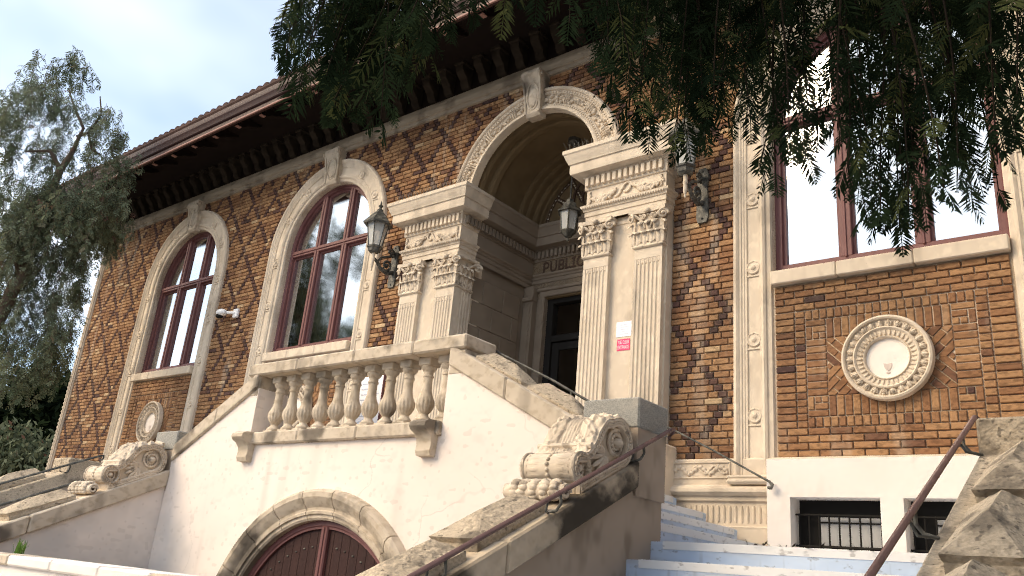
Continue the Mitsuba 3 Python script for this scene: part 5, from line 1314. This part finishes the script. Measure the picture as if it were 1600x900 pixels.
# notices on the right pier
def notice(key, label, x0, x1, z0, z1, mt, lines, ink, y=-0.127):
    K = thing(key, label, 'sign'); m = MB(); m.box(x0, x1, y - 0.004, y - 0.0005, z0, z1); put(K + '__sheet', m, mt, False)
    m = MB()
    for txt, x, z, h, wid in lines:
        t = meshkit.text_mesh(txt, h, 0.001, True); v = np.array(t.vertices); k_ = wid / (v[:, 0].max() - v[:, 0].min())
        m.add(np.stack([x + (v[:, 0] - v[:, 0].min()) * k_, y - 0.0042 - v[:, 2], z + v[:, 1]], 1), t.faces)
    if lines: put(K + '__lettering', m, ink, False)
    return K
K = notice('paper_notice', 'white paper notice taped to the right pier above the red sign', 1.555, 1.785, 2.765, 2.945, 'm_paper', [], 'm_ink')
m = MB()
for i in range(5): m.box(1.60, 1.60 + (0.13, 0.12, 0.135, 0.10, 0.12)[i], -0.1325, -0.1312, 2.905 - i * 0.028, 2.911 - i * 0.028)
labels[put(K + '__lines', m, 'm_ink', False)] = {'kind': 'stuff'}
notice('red_sign', 'small red sign with pale capitals on the right pier under the paper notice', 1.575, 1.745, 2.60, 2.735, 'm_red', [('TUE. CLEAN', 1.585, 2.678, 0.040, 0.150), ('ENTRANCE', 1.585, 2.618, 0.040, 0.150)], 'm_pink')

# bird spikes on the porch cornices
for s, lb in ((1, 'row of thin bird spikes on the cornice of the right pier'), (-1, 'row of thin bird spikes on the cornice of the left pier')):
    K = thing('bird_spikes', lb, 'bird spikes'); g = np.random.default_rng(8)
    m = MB(); a_, b_ = sorted((s * 0.86, s * (1.25 if s > 0 else 2.3))); m.box(a_, b_, -0.41, -0.38, 5.245, 5.252); put(K + '__strip', m, 'm_iron', False)
    m = MB()
    for i in range(int((b_ - a_) / 0.022)):
        x = a_ + 0.01 + i * 0.022; d = ((-0.06, -0.05), (0.0, 0.0), (0.06, 0.04))[i % 3]
        m.add(*tube([(x, -0.395, 5.25), (x + d[0] * g.uniform(.6, 1.2), -0.395 + d[1], 5.25 + 0.115 * g.uniform(0.85, 1.1))], 0.0028, 3, False))
    put(K + '__spikes', m, 'm_iron', False)

# ------------------------------------------------------------------ trees
def frond_geo(base, d, length, up, npair, ll, lw, droop, g, simple=False):
    """a pinnate leaf: a drooping midrib and paired narrow leaflets"""
    d = d / np.linalg.norm(d); side = np.cross(d, up); side /= np.linalg.norm(side) + 1e-9; nrm = np.cross(side, d)
    t = (np.arange(npair) + 0.6) / npair
    pts = base + d * (length * t)[:, None] + np.array([0, 0, -1.0]) * (droop * length * t ** 2)[:, None]
    dirs = np.gradient(pts, axis=0); dirs /= np.linalg.norm(dirs, axis=1)[:, None]
    prof = np.sin(np.clip(t * 0.86 + 0.16, 0, 1) * PI) ** 0.6
    V, F_ = [], []
    for sg_ in (-1, 1):
        L = ll * prof[:, None] * g.uniform(0.85, 1.15, (npair, 1))
        ax = dirs * g.uniform(0.45, 0.75, (npair, 1)) + side * sg_ * 0.85 + nrm * g.uniform(-0.25, 0.25, (npair, 1)) + np.array([0, 0, -0.18]); ax /= np.linalg.norm(ax, axis=1)[:, None]
        w = np.cross(ax, nrm + g.normal(0, 0.35, (npair, 3))); w /= np.linalg.norm(w, axis=1)[:, None] + 1e-9; w *= lw * 0.5
        tip = pts + ax * L + np.array([0, 0, -0.06]) * L; mid = pts + ax * L * 0.42
        base_i = sum(len(x) for x in V)
        V.append(np.stack([pts, mid + w, tip, mid - w], 1).reshape(-1, 3))
        k_ = base_i + np.arange(npair) * 4
        F_.append(np.vstack([np.stack([k_, k_ + 1, k_ + 2], 1), np.stack([k_, k_ + 2, k_ + 3], 1)]))
    if not simple:
        bi = sum(len(x) for x in V); q = np.vstack([[base], pts]); w = side * 0.0014
        V.append(np.stack([q - w, q + w], 1).reshape(-1, 3)); k_ = bi + np.arange(len(q) - 1) * 2
        F_.append(np.vstack([np.stack([k_, k_ + 1, k_ + 3], 1), np.stack([k_, k_ + 3, k_ + 2], 1)]))
    return np.vstack(V), np.vstack(F_)

def strand(top, length, g, dens=1.0, ll=0.048, fl=0.17, lean=(0, 0), npair=13, lw=0.0085):
    """a hanging twig with alternate leaves; returns (twig points, [fronds])"""
    n = max(4, int(length / 0.05)); t = np.linspace(0, 1, n)
    ph = g.uniform(0, 6.28, 2)
    p = np.array(top) + np.stack([lean[0] * t + 0.035 * np.sin(3.1 * t + ph[0]) - 0.035 * math.sin(ph[0]), lean[1] * t + 0.035 * np.sin(2.7 * t + ph[1]) - 0.035 * math.sin(ph[1]), -length * t], 1)
    fr = []; k = 0; s = 0.02; ang = g.uniform(0, 6.28)
    while s < length:
        i = min(int(s / length * (n - 1)), n - 2); b_ = p[i] + (p[i + 1] - p[i]) * (s / length * (n - 1) - i)
        ang += 2.4 + g.normal(0, 0.35)
        h = np.array([math.cos(ang), math.sin(ang), 0]); tipf = min(1, (length - s) / 0.25)
        d = h * (0.75 + 0.2 * tipf) + np.array([0, 0, -0.75 - (1 - tipf) * 0.9 + g.normal(0, 0.18)])
        fr.append(frond_geo(b_, d, fl * g.uniform(0.7, 1.15) * (0.62 + 0.38 * tipf), np.array([0, 0, 1.0]) + h * 0.3 + g.normal(0, 0.2, 3), npair, ll * g.uniform(0.85, 1.1), lw, g.uniform(0.1, 0.45), g))
        s += g.uniform(0.030, 0.055) / dens
    return p, fr

TIPS = [(5.112,-6.382,1.708,1.14),(5.168,-6.349,1.66,0.94),(5.242,-6.346,1.648,1.29),(5.313,-6.328,1.496,0.94),(5.248,-6.152,1.748,1.17),(5.47,-6.359,1.446,1.17),(5.318,-6,1.663,0.98),(5.355,-5.948,1.487,1.18),(5.554,-6.172,1.301,0.97),(5.447,-5.859,1.54,1.04),(5.603,-6.03,1.365,1.16),(5.662,-6.028,1.402,0.9),(5.736,-6.06,1.312,1.09),(5.689,-5.857,1.502,1.14),(5.739,-5.912,1.266,0.98),(5.721,-5.74,1.369,0.97),(5.767,-5.708,1.272,1.1),(5.88,-5.87,1.414,1.05),(5.944,-5.949,1.197,0.97),(5.877,-5.687,1.202,1.01),(6.03,-6.017,1.144,0.98),(5.911,-5.478,1.156,1.18),(5.998,-5.634,1.083,1.06),(5.991,-5.505,1.12,1.01),(6.063,-5.65,1.215,0.9),(6.077,-5.593,1.122,1.29),(6.122,-5.603,1.24,0.93),(6.159,-5.597,1.093,1.03),(6.19,-5.451,1.223,0.91),(6.307,-5.923,1.077,0.94),(6.334,-5.798,1.232,1.25),(6.358,-5.706,1.327,1.16),(6.402,-5.97,1.216,0.97),(5.786,-6.027,1.214,1.09),(5.791,-5.896,1.302,1.07),(5.872,-5.998,1.136,0.95),(5.936,-5.897,1.115,0.98),(5.919,-5.781,1.185,1.17),(5.968,-5.689,1.069,0.94),(5.997,-5.695,1.081,0.9),(6.077,-5.916,0.967,1.11),(6.076,-5.848,1,1.15),(6.104,-5.714,1.081,1.09),(6.182,-5.719,1.04,1.17),(6.224,-5.657,1.143,0.91),(5.414,-6.047,1.433,1.03),(5.586,-6.21,1.277,1.16),(5.566,-5.979,1.407,1.13),(5.704,-5.987,1.363,0.9),(5.398,-6.439,1.395,1.14),(5.36,-6.197,1.587,0.98),(6.294,-5.688,1.161,0.93),(5.729,-5.956,1.354,1.01),(5.463,-5.091,1.982,1.22),(5.545,-5.742,1.699,1.21),(5.606,-4.725,2.554,1.47),(4.495,-4.72,2.957,1.28),(5.182,-5.08,2.182,1.17),(5.327,-5.848,1.77,1.36),(5.562,-5.816,1.864,1.1),(6.289,-4.574,2.41,0.94),(6.357,-5.084,1.793,1.48),(5.253,-5.419,1.99,1),(5.478,-5.084,2.066,1.35),(5.2,-5.164,2.081,0.89),(5.42,-5.266,2.324,1.07),(5.739,-5.106,1.708,1.09),(6.232,-4.346,2.337,1.02),(6.049,-4.986,1.815,0.96),(5.305,-5.369,2.016,0.98),(4.722,-4.832,2.613,0.98),(4.628,-4.461,2.599,1.32),(5.251,-5.354,2.114,1.45),(5.504,-5.736,1.984,0.84),(5.984,-5.155,2.019,1.16),(6.198,-4.707,1.847,1.16),(4.99,-4.733,2.286,0.89),(4.827,-4.865,2.634,1.19),(5.394,-5.725,1.786,1.45),(5.877,-4.561,1.764,1.02),(6.088,-4.383,2.032,1.15),(5.473,-4.015,2.391,1.31),(6.364,-5.546,1.748,0.98),(4.889,-4.9,2.634,1.41),(5.333,-4.647,2.561,0.97),(5.2,-5.606,1.831,1.42),(5.462,-5.636,2.006,1.17),(4.841,-4.64,2.416,1.14),(5.239,-5.349,1.977,1.04),(6.225,-4.247,2.579,0.95),(5.97,-4.124,2.45,0.86),(5.353,-5.311,1.921,1.2),(6.192,-4.495,2.105,1.27),(6.298,-4.575,2.161,0.91),(5.832,-4.502,2.08,1.03),(5.816,-5.536,1.667,1.41),(5.39,-5.258,2.331,1.22),(5.009,-4.628,2.752,1.1),(6.383,-5.38,1.82,1.14),(5.49,-4.602,2.211,1.08),(6.354,-4.735,2.151,1.15),(5.956,-5.018,1.907,0.98),(5.723,-4.102,2.736,1.38),(4.846,-4.434,2.895,0.91),(4.926,-4.444,2.775,0.8),(4.598,-5.654,2.34,1.3),(5.591,-4.943,2.353,1.14),(5.01,-4.743,2.564,1.24),(5.541,-4.113,2.187,1.09),(6.338,-4.517,2.073,1.01),(6.324,-5.24,1.773,1.09),(5.569,-5.453,1.952,0.98),(5.342,-5.977,1.814,0.84),(5.977,-4.138,2.278,1.17),(6.194,-5.122,1.766,1.18),(5.26,-4.71,2.259,0.81),(6.222,-4.388,2.43,0.94),(5.095,-5.497,1.845,1.04),(6.141,-5.457,1.293,0.83),(5.421,-5.116,2.131,1.13),(5.076,-5.535,2.116,0.72),(6.314,-5.518,1.519,0.91),(6.114,-4.948,1.993,1.06),(5.941,-4.358,2.22,0.81),(5.358,-5.022,2.25,0.83),(6.236,-4.383,2.263,0.91),(5.005,-4.84,2.362,0.82),(5.125,-4.415,2.318,0.76),(5.266,-5.22,2.267,1.04),(6.144,-5.488,1.399,0.8),(6.215,-5.513,1.358,0.76),(5.192,-4.554,2.244,0.83),(6.105,-5.11,1.532,1.01),(6.248,-5.143,1.879,1.09),(6.227,-4.813,1.83,0.96),(6.111,-4.406,2.082,0.85),(6.303,-4.976,1.926,1.05),(4.722,-4.713,2.608,1.14),(5.324,-4.92,2.087,0.85),(6.016,-4.898,1.679,1.06),(5.329,-5.895,1.667,1.17),(5.354,-5.001,2.204,1.19),(6.262,-5.166,1.717,0.77),(5.499,-6,1.323,1.08),(5.547,-5.994,1.319,0.98),(5.45,-5.854,1.478,1.14),(5.467,-6.007,1.326,1.18),(5.471,-5.79,1.48,1.01),(5.492,-5.959,1.447,0.94),(4.498,-6.65,1.467,0.87),(4.521,-6.64,1.501,0.63),(4.46,-6.657,1.574,0.7),(4.609,-6.614,1.404,0.69),(4.721,-6.625,1.319,0.69),(4.845,-6.659,1.195,0.77),(4.708,-6.526,1.35,0.8),(4.804,-6.566,1.416,0.89),(4.746,-6.479,1.566,0.83),(4.756,-6.698,1.393,0.88),(4.574,-6.642,1.544,0.81),(5.014,-6.662,1.445,0.76),(4.927,-6.717,1.379,0.65),(4.657,-6.579,1.527,0.71),(4.747,-6.526,1.698,0.85),(4.825,-6.865,1.403,0.67),(4.602,-6.749,1.6,0.74),(4.584,-6.62,1.639,0.86),(4.826,-6.479,1.733,0.81),(4.785,-6.623,1.312,0.71),(4.824,-6.791,1.297,0.81),(4.884,-6.643,1.294,0.71),(4.964,-6.698,1.388,0.62),(4.521,-6.612,1.444,0.68),(4.318,-6.27,1.972,0.89),(3.841,-6.07,2.25,0.73),(4.646,-6.415,1.684,0.67),(4.505,-6.316,1.818,0.67),(3.943,-6.203,1.985,0.7),(4.203,-6.406,1.819,0.78),(4.424,-6.491,1.817,0.76),(4.818,-6.651,1.641,0.74),(3.956,-5.869,2.379,0.66),(3.828,-5.914,1.994,0.63),(4.474,-6.468,1.81,0.88),(4.489,-6.418,1.769,0.85),(3.909,-5.958,1.977,0.88),(3.838,-6.241,2.173,0.73),(4.209,-6.004,2.261,0.62),(3.948,-5.9,2.354,0.82),(3.889,-5.815,2.343,0.62),(4.729,-6.509,1.555,0.76),(4.516,-6.544,1.629,0.72),(4.105,-6.124,2.208,0.64),(4.147,-6.466,1.892,0.75),(3.776,-6.046,2.144,0.84),(4.076,-6.029,2.366,0.63),(4.319,-6.115,2.151,0.64),(4.21,-6.488,1.842,0.7),(4.543,-6.416,1.674,0.85),(4.05,-6.084,1.83,0.87),(4.703,-6.746,1.524,0.76),(4.071,-5.928,2.173,0.78),(4.419,-6.166,2.023,0.66),(4.711,-6.504,1.53,0.71),(4.337,-6.145,2.046,0.75),(4.072,-6.415,1.927,0.85),(4.174,-6.156,1.977,0.65),(4.588,-6.527,1.534,0.86),(4.614,-6.365,1.863,0.88),(3.978,-6.196,1.995,0.9),(3.716,-6.003,2.181,0.88),(4.004,-6.113,2.098,0.8),(4.467,-6.421,1.626,0.77),(3.85,-5.872,2.146,0.62),(4.304,-6.527,1.803,0.62),(4.531,-6.607,1.573,0.83),(4.333,-6.252,2.111,0.67)]
CLUMPS = [(-10,-3.17,8.81,0.48),(-9.64,-2.82,9.04,0.39),(-8.68,-3.8,7.37,0.46),(-8.72,-3.15,7.74,0.47),(-8.97,-2.4,7.92,0.4),(-9.77,-3.39,7.05,0.59),(-9.64,-2.8,7.3,0.54),(-9.84,-2.01,7.54,0.5),(-8.74,-2.06,7.56,0.2),(-9.87,-3.27,6.12,0.67),(-9.21,-2.86,6.14,0.63),(-9.22,-2.21,6.43,0.64),(-8.6,-1.94,6.27,0.38),(-8.76,-2.6,5.5,0.66),(-9.91,-1.48,6.13,0.46),(-8.67,-1.81,7.03,0.28),(-9.38,-1.45,6.24,0.37),(-8.98,-2.06,6.1,0.55),(-8.86,-2.58,6.05,0.62),(-9.94,-2.75,6.23,0.65),(-9.79,-1.32,6.03,0.32),(-9.64,-1.89,5.7,0.48),(-9.14,-2.88,5.47,0.54),(-9.14,-3.31,5.42,0.53),(-8.99,-3.58,7.86,0.33),(-9.57,-3.71,7.3,0.37),(-9.11,-3.06,5.26,0.64),(-9.49,-3.09,4.7,0.54),(-9.12,-2.6,4.81,0.48),(-9.06,-2.13,5.1,0.46),(-9.32,-2.84,4.15,0.53),(-9.28,-2.28,4.27,0.48),(-9.82,-1.68,4.74,0.36),(-9.93,-2.53,3.47,0.55),(-9.09,-2.29,3.56,0.53),(-8.84,-2.04,3.73,0.31),(-8.93,-2.5,2.9,0.51),(-9.51,-1.81,3.32,0.32)]
# overhanging pepper tree: trunk beside the camera, limbs overhead, hanging twigs
PT = thing('pepper_tree', 'overhanging pepper tree with dark feathery leaves hanging across the top of the facade', 'tree')
g = np.random.default_rng(17)
m = MB()
m.add(*tube([(9.9, -6.9, GZ), (9.8, -6.8, -0.6), (9.5, -6.7, 0.8), (9.0, -6.5, 2.0), (8.2, -6.2, 2.9)], [0.34, 0.27, 0.23, 0.20, 0.16], 12)); put(PT + '__trunk', m, 'm_bark', 40)
for pts, r0, r1 in (([(8.2, -6.2, 2.9), (7.2, -5.7, 3.2), (6.0, -5.4, 3.25), (5.0, -5.6, 3.2)], 0.15, 0.06), ([(7.2, -5.7, 3.2), (5.9, -6.5, 3.2), (4.6, -7.0, 3.0)], 0.09, 0.04), ([(8.2, -6.2, 2.9), (7.4, -7.6, 3.8), (5.5, -9.0, 4.6), (3.5, -9.6, 5.0)], 0.14, 0.05),
                    ([(6.0, -5.4, 3.25), (5.2, -4.9, 3.1), (4.6, -4.7, 2.9)], 0.07, 0.03), ([(8.2, -6.2, 2.9), (8.6, -5.2, 3.4), (8.4, -4.4, 3.5)], 0.12, 0.05)):
    m = MB(); m.add(*tube(pts, np.linspace(r0, r1, len(pts)), 9)); put(PT + '__limb', m, 'm_bark', 40)
all_f, twigs = [], MB()
for (x, y, z, L) in TIPS:
    k_ = g.uniform(0.72, 1.15); p, fr = strand((x + g.normal(0, 0.03), y + g.normal(0, 0.03), z + L), L, g, g.uniform(0.62, 0.95), 0.052 * k_, 0.135 * k_, (g.normal(0, 0.06), g.normal(0, 0.06)), int(g.integers(8, 14)), 0.0088 * g.uniform(0.7, 1.1))
    twigs.add(*tube(p, np.linspace(0.0045, 0.0016, len(p)), 4, False))
    for f_ in fr: all_f.append(f_)
put(PT + '__twigs', twigs, 'm_twig', 40); labels[PT + '__twigs'] = {'kind': 'stuff'}
def seen(v):
    c = v.mean(0); a_, b_ = pixel(c); return (0 < a_ < 1600 and 0 < b_ < 900), b_, np.linalg.norm(c - CAM)
score = []
for i, (v, f) in enumerate(all_f):
    ok, py, d = seen(v); score.append((py - 60 * d) if ok else -1e9)
top = set(np.argsort(score)[::-1][:300].tolist())
rest = MB()
for i, (v, f) in enumerate(all_f):
    uvv = (g.random() if g.random() > 0.03 else 0.999, 0.5)
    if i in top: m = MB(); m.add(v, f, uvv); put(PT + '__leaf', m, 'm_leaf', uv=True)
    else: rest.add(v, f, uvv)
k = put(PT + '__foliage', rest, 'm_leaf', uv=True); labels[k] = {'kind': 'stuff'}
def crown(K, blobs, mt, n, size, g, key='crown'):
    """leafy mass: many small two-sided leaves scattered unevenly through the blobs"""
    m = MB()
    for (x, y, z, r) in blobs:
        k = int(n * r * r); d = g.normal(0, 1, (k, 3)); d /= np.linalg.norm(d, axis=1)[:, None]
        rr = r * g.uniform(0.35, 1.0, k) ** 0.6 * (0.75 + 0.5 * meshkit.noise(d * 2.2 + [x, y, z], 3))
        c = np.array([x, y, z]) + d * rr[:, None] * [1, 1, 0.85]
        a_ = g.normal(0, 1, (k, 3)) + [0, 0, -0.8]; a_ /= np.linalg.norm(a_, axis=1)[:, None]; b_ = np.cross(a_, g.normal(0, 1, (k, 3))); b_ /= np.linalg.norm(b_, axis=1)[:, None]
        s = size * g.uniform(0.6, 1.3, (k, 1))
        V = np.stack([c, c + a_ * s * 0.45 + b_ * s * 0.22, c + a_ * s, c + a_ * s * 0.45 - b_ * s * 0.22], 1).reshape(-1, 3); i = np.arange(k) * 4
        m.v.append(V); m.f.append(np.vstack([np.stack([i, i + 1, i + 2], 1), np.stack([i, i + 2, i + 3], 1)]) + m.n); m.n += len(V); m.u.append(np.repeat(np.stack([g.random(k), g.random(k)], 1), 4, 0))
    k = put(K + '__' + key, m, mt, uv=True); return k
k = crown(PT, [(4.6, -9.6, 5.2, 1.7), (6.4, -9.4, 5.0, 1.8), (3.0, -9.8, 5.2, 1.4), (7.6, -7.6, 4.6, 1.6), (5.6, -7.6, 5.0, 1.2), (8.6, -5.6, 4.4, 1.4), (4.6, -8.2, 4.4, 1.1)], 'm_leaf', 900, 0.16, g, 'upper_crown'); labels[k] = {'kind': 'stuff'}

# pepper tree at the left corner of the building
LT = thing('pepper_tree', 'airy pepper tree with drooping branches at the left corner of the building', 'tree')
g = np.random.default_rng(23)
def limb(pts, r0, r1):
    p = np.array(pts, float); t = np.linspace(0, len(p) - 1, len(p) * 4); q = np.stack([np.interp(t, np.arange(len(p)), p[:, i]) for i in range(3)], 1)
    q += np.stack([meshkit.noise(q * 1.3 + 7 * i, i) - 0.5 for i in range(3)], 1) * 0.16
    return tube(q, np.linspace(r0, r1, len(q)), 8)
m = MB(); m.add(*limb([(-9.6, -3.5, GZ), (-9.5, -3.35, 0.5), (-9.35, -3.15, 2.4), (-9.2, -2.95, 4.2)], 0.20, 0.11)); put(LT + '__trunk', m, 'm_bark', 40)
for pts, r0, r1 in (([(-9.2,-2.85,4.2),(-9.2,-2.83,5.4),(-9.2,-2.75,6.5),(-9.2,-2.62,7.0)],0.10,0.045),([(-9.2,-2.62,7.0),(-9.2,-2.55,7.5),(-9.3,-2.8,8.0),(-9.3,-2.95,8.2)],0.04,0.012),([(-9.2,-2.62,7.3),(-9.2,-2.45,7.45),(-9.2,-2.3,7.2),(-9.2,-2.1,7.15)],0.03,0.012),([(-9.2,-2.83,5.4),(-9.2,-2.5,5.5),(-9.2,-2.2,5.2),(-9.2,-2.0,5.0)],0.045,0.015),([(-9.2,-2.75,6.5),(-9.3,-3.0,6.8),(-9.5,-3.3,6.7)],0.045,0.015),([(-9.2,-2.45,7.45),(-9.1,-2.35,7.9),(-9.1,-2.4,8.3)],0.025,0.01),([(-9.2,-2.85,4.2),(-9.3,-3.1,4.8),(-9.5,-3.35,4.7)],0.06,0.02)):
    m = MB(); m.add(*limb(pts, r0, r1)); put(LT + '__limb', m, 'm_bark', 40)
m = MB(); tw_ = MB()
for (x, y, z, r) in CLUMPS:
    for _ in range(int((11 + 20 * r) if z > 6.3 else (17 + 32 * r))):
        d = g.normal(0, 1, 3); d /= np.linalg.norm(d); c = np.array([x, y, z]) + d * r * g.uniform(0.2, 1.05) * [1, 1, 0.9]
        if c[1] > -0.25: continue
        if c[2] > 6.9 and c[1] > -1.55: c[1] = -1.55 - g.uniform(0, 0.4)
        L = g.uniform(0.25, 0.75); p, fr = strand(c, L, g, 0.62, 0.085, 0.17, (g.normal(0, 0.08), g.normal(0, 0.08)), 4, 0.026)
        tw_.add(*tube(p[::3] if len(p) > 8 else p, 0.004, 3, False))
        for v, f in fr: m.add(v, f, (g.random(), 0.5))
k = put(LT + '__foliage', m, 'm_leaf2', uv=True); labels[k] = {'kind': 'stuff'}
k = put(LT + '__twigs', tw_, 'm_bark', 40); labels[k] = {'kind': 'stuff'}

# darker trees and shrubs behind the left end
def tree(label, x, y, h, r, n, seed, mt='m_leaf3', size=0.30, key='dark_tree', group=None, low=0.25):
    K = thing(key, label, 'tree', group); g = np.random.default_rng(seed)
    m = MB(); m.add(*limb([(x, y, GZ), (x + 0.2, y, GZ + h * 0.4), (x + g.normal(0, .3), y, GZ + h * 0.8)], r * 0.11, r * 0.04)); put(K + '__trunk', m, 'm_bark', 40)
    bl = []
    for i in range(n):
        t = g.uniform(low, 1.0); w = r * (1.05 - 0.75 * abs(t - 0.45) / 0.55); a_ = g.uniform(0, 2 * PI)
        bl.append((x + w * 0.65 * math.cos(a_), y + w * 0.65 * math.sin(a_), GZ + h * t - 0.3 * r * t, r * g.uniform(0.35, 0.6)))
    for b_ in bl[:5]:
        m = MB(); m.add(*limb([(x, y, GZ + h * 0.35), b_[:3]], r * 0.04, 0.02)); put(K + '__limb', m, 'm_bark', 40)
    k = crown(K, bl, mt, 420 * (0.3 / size) ** 1.5, size, g)
    return K
tree('dense dark tree behind the left corner, rising beside the pepper tree', -21.5, 3.2, 7.0, 2.9, 26, 31)
tree('dark leafy tree at the left edge beyond the stairs', -23.5, 0.6, 6.7, 2.7, 24, 32)
tree('low yellow green shrub in front of the dark trees at the left', -17.6, 0.9, 4.6, 1.5, 16, 33, 'm_leaf2', 0.20, 'green_shrub', None, 0.1)
tree('low dark shrub left of the outer stair cheek', -13.6, -1.6, 3.2, 1.2, 14, 34, 'm_leaf3', 0.18, 'dark_shrub', None, 0.1)
tree('added dark tree out of view right of the stairs, put there to block sky light', 15.0, -4.5, 12.0, 4.2, 34, 51, 'm_leaf3', 0.34)  # these two unseen trees are added to cut sky light from the right
tree('second added dark tree out of view at right, blocking sky light nearer the street', 15.5, -12.0, 11.0, 4.0, 30, 52, 'm_leaf3', 0.34)
# across the street, seen as reflections in the window panes
tree('tall tree across the street, reflected in the arched window left of the entrance', -18.0, -11.6, 11.0, 2.1, 18, 41, 'm_leaf2', 0.30, 'street_tree')
tree('tree far down the street, reflected in the leftmost window', -42.0, -26.0, 11.0, 4.0, 20, 42, 'm_leaf2', 0.40, 'street_tree')
for i, (z0, sag) in enumerate(((8.6, 0.5), (9.5, 0.6), (10.3, 0.45))):
    K = thing('overhead_cable', ('lowest', 'middle', 'topmost')[i] + ' of three slack overhead cables reflected in the window panes', 'cable')
    t = np.linspace(-1, 1, 25); m = MB(); m.add(*tube(np.stack([-20 + 45 * t, -15 - 0.4 * i + 0 * t, z0 - sag * (1 - t * t) * 2], 1), 0.022, 5)); put(K + '__wire', m, 'm_black')
    for e in (-1, 1):
        if i == 0:
            U = thing('utility_pole', ('far wooden' if e < 0 else 'near wooden') + ' utility pole carrying the overhead cables', 'pole'); m = MB(); m.add(*tube([(-20 + 45 * e, -15.4, GZ), (-20 + 45 * e, -15.4, 10.8)], [0.16, 0.11], 10)); put(U + '__post', m, 'm_bark'); m = MB(); m.box(-20 + 45 * e - 0.06, -20 + 45 * e + 0.06, -16.4, -14.4, 10.0, 10.12); put(U + '__cross_arm', m, 'm_bark', False)
